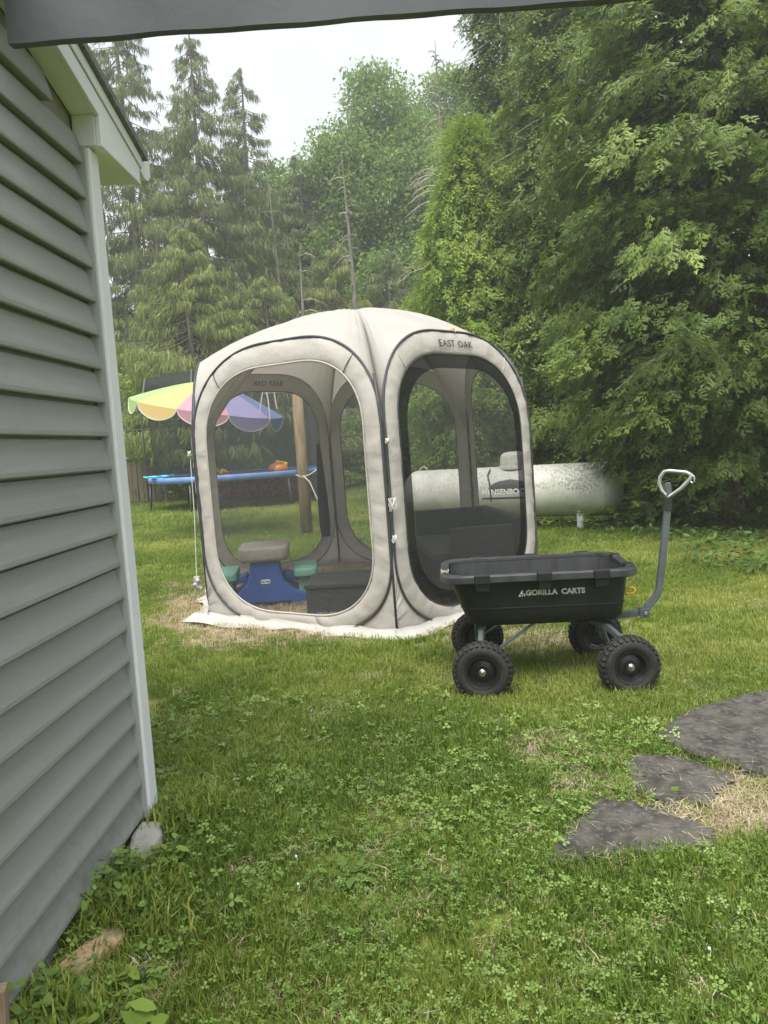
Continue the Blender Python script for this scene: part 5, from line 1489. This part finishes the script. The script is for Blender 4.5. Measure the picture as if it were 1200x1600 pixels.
r_ = np.random.default_rng(318); lx, ly, lz = [], [], []
for s_, th, n_ in zip(STONES, (.045, .031, .027), (70, 60, 90)):
    xs, ys = zip(*s_); qx = r_.uniform(min(xs), max(xs), 900); qy = r_.uniform(min(ys), max(ys), 900)
    w = inside(s_, qx, qy) & (r_.random(900) < np.where(inside(shrink(s_, .82), qx, qy), .10, .8)); qx, qy = qx[w][:n_], qy[w][:n_]
    lx.append(qx); ly.append(qy); lz.append(np.full(len(qx), th))
lx, ly, lz = map(np.concatenate, (lx, ly, lz)); k = len(lx)
az = r_.uniform(0, 2 * PI, k)
V, T, t = scatter(np.array([[0, -.02, 0], [1, 0, .03], [0, .02, 0]], float), np.array([[0, 1, 2]]), np.stack([lx, ly, lz + .004], 1), np.stack([np.cos(az), np.sin(az), np.zeros(k)], 1), np.tile([[0, 0, 1.]], (k, 1)), r_.uniform(.02, .07, k), r_.random(k))
tag(np_mesh('stone_litter', V, T, mat('dry_blades', (.36, .28, .16), (.5, .42, .27), scale=20, rough=.9), t), 'dry grass blades scattered over the flagstones', 'litter', kind='stuff')

# ivy-like cover at the foot of the cedars
r_ = np.random.default_rng(320); k = 9000
x = r_.uniform(2.4, 7.5, k); y = r_.uniform(5.6, 11.4, k)
ok = (x > 3.05 - .25 * np.sin(y * 2) + np.clip(8.2 - y, 0, 3) * .0 + .25 * (fbm(x, y, 1.5, 3) - .5)) & (y > 6.2 + .5 * fbm(x, y, 1., 8) + np.clip(3.3 - x, 0, 1) * 3)
x, y = x[ok], y[ok]; k = len(x)
z = r_.random(k) ** .7 * (.05 + .22 * fbm(x, y, 1.3, 61))
V, T, t = scatter(LV6, LT6, np.stack([x, y, z], 1), rand_dirs(k, r_) * [1, 1, .3], np.tile([[0, 0, 1.]], (k, 1)) + r_.normal(0, .35, (k, 3)), r_.uniform(.045, .10, k), np.clip(r_.normal(.5, .2, k), 0, 1))
tag(np_mesh('ivy_cover', V, T, 'ivy', t), 'low ivy-like leaves covering the ground under the cedars', 'ivy', kind='stuff')

# ragged weeds and longer grass along the foot of the house wall
r_ = np.random.default_rng(340); k = 1500
y = r_.uniform(1.1, 3.05, k); off = np.abs(r_.normal(0, .11, k)) + .012
x = -.97 + .029 * (y - 2.86) + off - np.where(y > 2.9, .25 * r_.random(k), 0)
clear = (np.hypot(x + .895, y - 2.05) > .15) & (np.hypot((x + .91) * 1.2, y - 2.65) > .15)
x, y, off = x[clear], y[clear], off[clear]; k = len(x)
hgt = .15 * np.clip(1.15 - off / .3, .1, 1) * (.35 + fbm(x, y, 3.2, 6)) * (fbm(x * 0, y, 2.6, 16) + .35)
V, T, t = scatter(LV6 * [1, 1.7, 1], LT6, np.stack([x, y, hgt * r_.random(k) ** .6], 1), rand_dirs(k, r_) * [1, 1, .4] + [.3, 0, 0], np.tile([[.3, 0, 1.]], (k, 1)) + r_.normal(0, .35, (k, 3)), r_.uniform(.018, .04, k), np.clip(r_.normal(.5, .2, k), 0, 1))
tag(np_mesh('wall_weeds', V, T, 'broad', t), 'ragged low weeds growing along the foot of the house wall', 'weeds', kind='stuff')
k = 420; y = r_.uniform(1.1, 3.0, k); x = -.97 + .029 * (y - 2.86) + .02 + np.abs(r_.normal(0, .09, k))
clear = (np.hypot(x + .87, y - 2.02) > .17) & (np.hypot((x + .89) * 1.2, y - 2.6) > .17); x, y = x[clear], y[clear]; k = len(x)
scatter_object('wall_grass', np.stack([x, y], 1), r_.uniform(1.2, 2.2, k), r_.normal(.4, .2, k), SRC['grass'], 341, 'longer uncut grass against the house foundation', 'grass')

# individual weeds
for i, (x, y, h, ns, lf, lab) in enumerate([
        (-.20, 2.36, .07, 9, .075, 'dark rosette weed in the lawn left of centre'),
        (-.84, 1.72, .10, 8, .07, 'round-leaved weed at the bottom of the nearest siding'),
        (-.62, 1.72, .12, 7, .085, 'upright weed with one tall leaf near the bottom left'),
        (-.88, 2.36, .16, 10, .06, 'leafy weed between the concrete lump and the timber'),
        (-.93, 2.82, .13, 8, .05, 'small weed growing at the foot of the white corner trim'),
        (-.80, 2.5, .14, 10, .06, 'grassy weed clump just off the house corner'),
        (1.43, 2.86, .06, 5, .07, 'round-leaved weed between the largest flagstone and the straw'),
        (1.05, 2.76, .05, 4, .07, 'single pale leaf weed on the small middle flagstone'),
        (-.72, 1.9, .09, 8, .06, 'low weed beside the worn timber')]):
    leafy_plant(lab, (x, y, 0), h, ns, lf, 400 + i, 'broad' if i in (0, 3) else 'broad_lime', .07, 'weed', 'weeds in the lawn', 'weed', per=3)
r_ = np.random.default_rng(430)
fx, fy = r_.uniform(-.5, 1.2, 6), r_.uniform(1.75, 2.7, 6)
fl = MB()
for a, b in zip(fx, fy):
    if any(inside(s_, np.array([a]), np.array([b]))[0] for s_ in STONES): continue
    fl.lathe([(.0005, .036), (.0035, .037), (.0045, .041), (.0035, .045), (.0005, .046)], 7, o=(float(a), float(b), 0)); fl.tube([(float(a), float(b), 0), (float(a) + .004, float(b), .037)], .0009, 3)
tag(fl.build('clover_flowers', 'white_flower', smooth=True), 'tiny white clover flowers dotted over the near lawn', 'flowers', kind='stuff')

# ================================================================== HAZE (added volume, stands in for window glare and lifts the darks)
HAZE = 0.0032
if HAZE > 0:
    hz = MB().box((-60, -30, -1), (60, 60, 24)).build('haze', 'print')
    hz.data.materials.clear()
    m, n, l, out = nodes_of('glare_haze')
    pv = n.new('ShaderNodeVolumePrincipled'); pv.inputs['Density'].default_value = HAZE; pv.inputs['Color'].default_value = (.97, .985, 1, 1); pv.inputs['Anisotropy'].default_value = .3
    l.new(pv.outputs['Volume'], out.inputs['Volume'])
    hz.data.materials.append(m)
    tag(hz, 'thin pale haze over the whole garden, added for window glare', 'haze', kind='stuff')
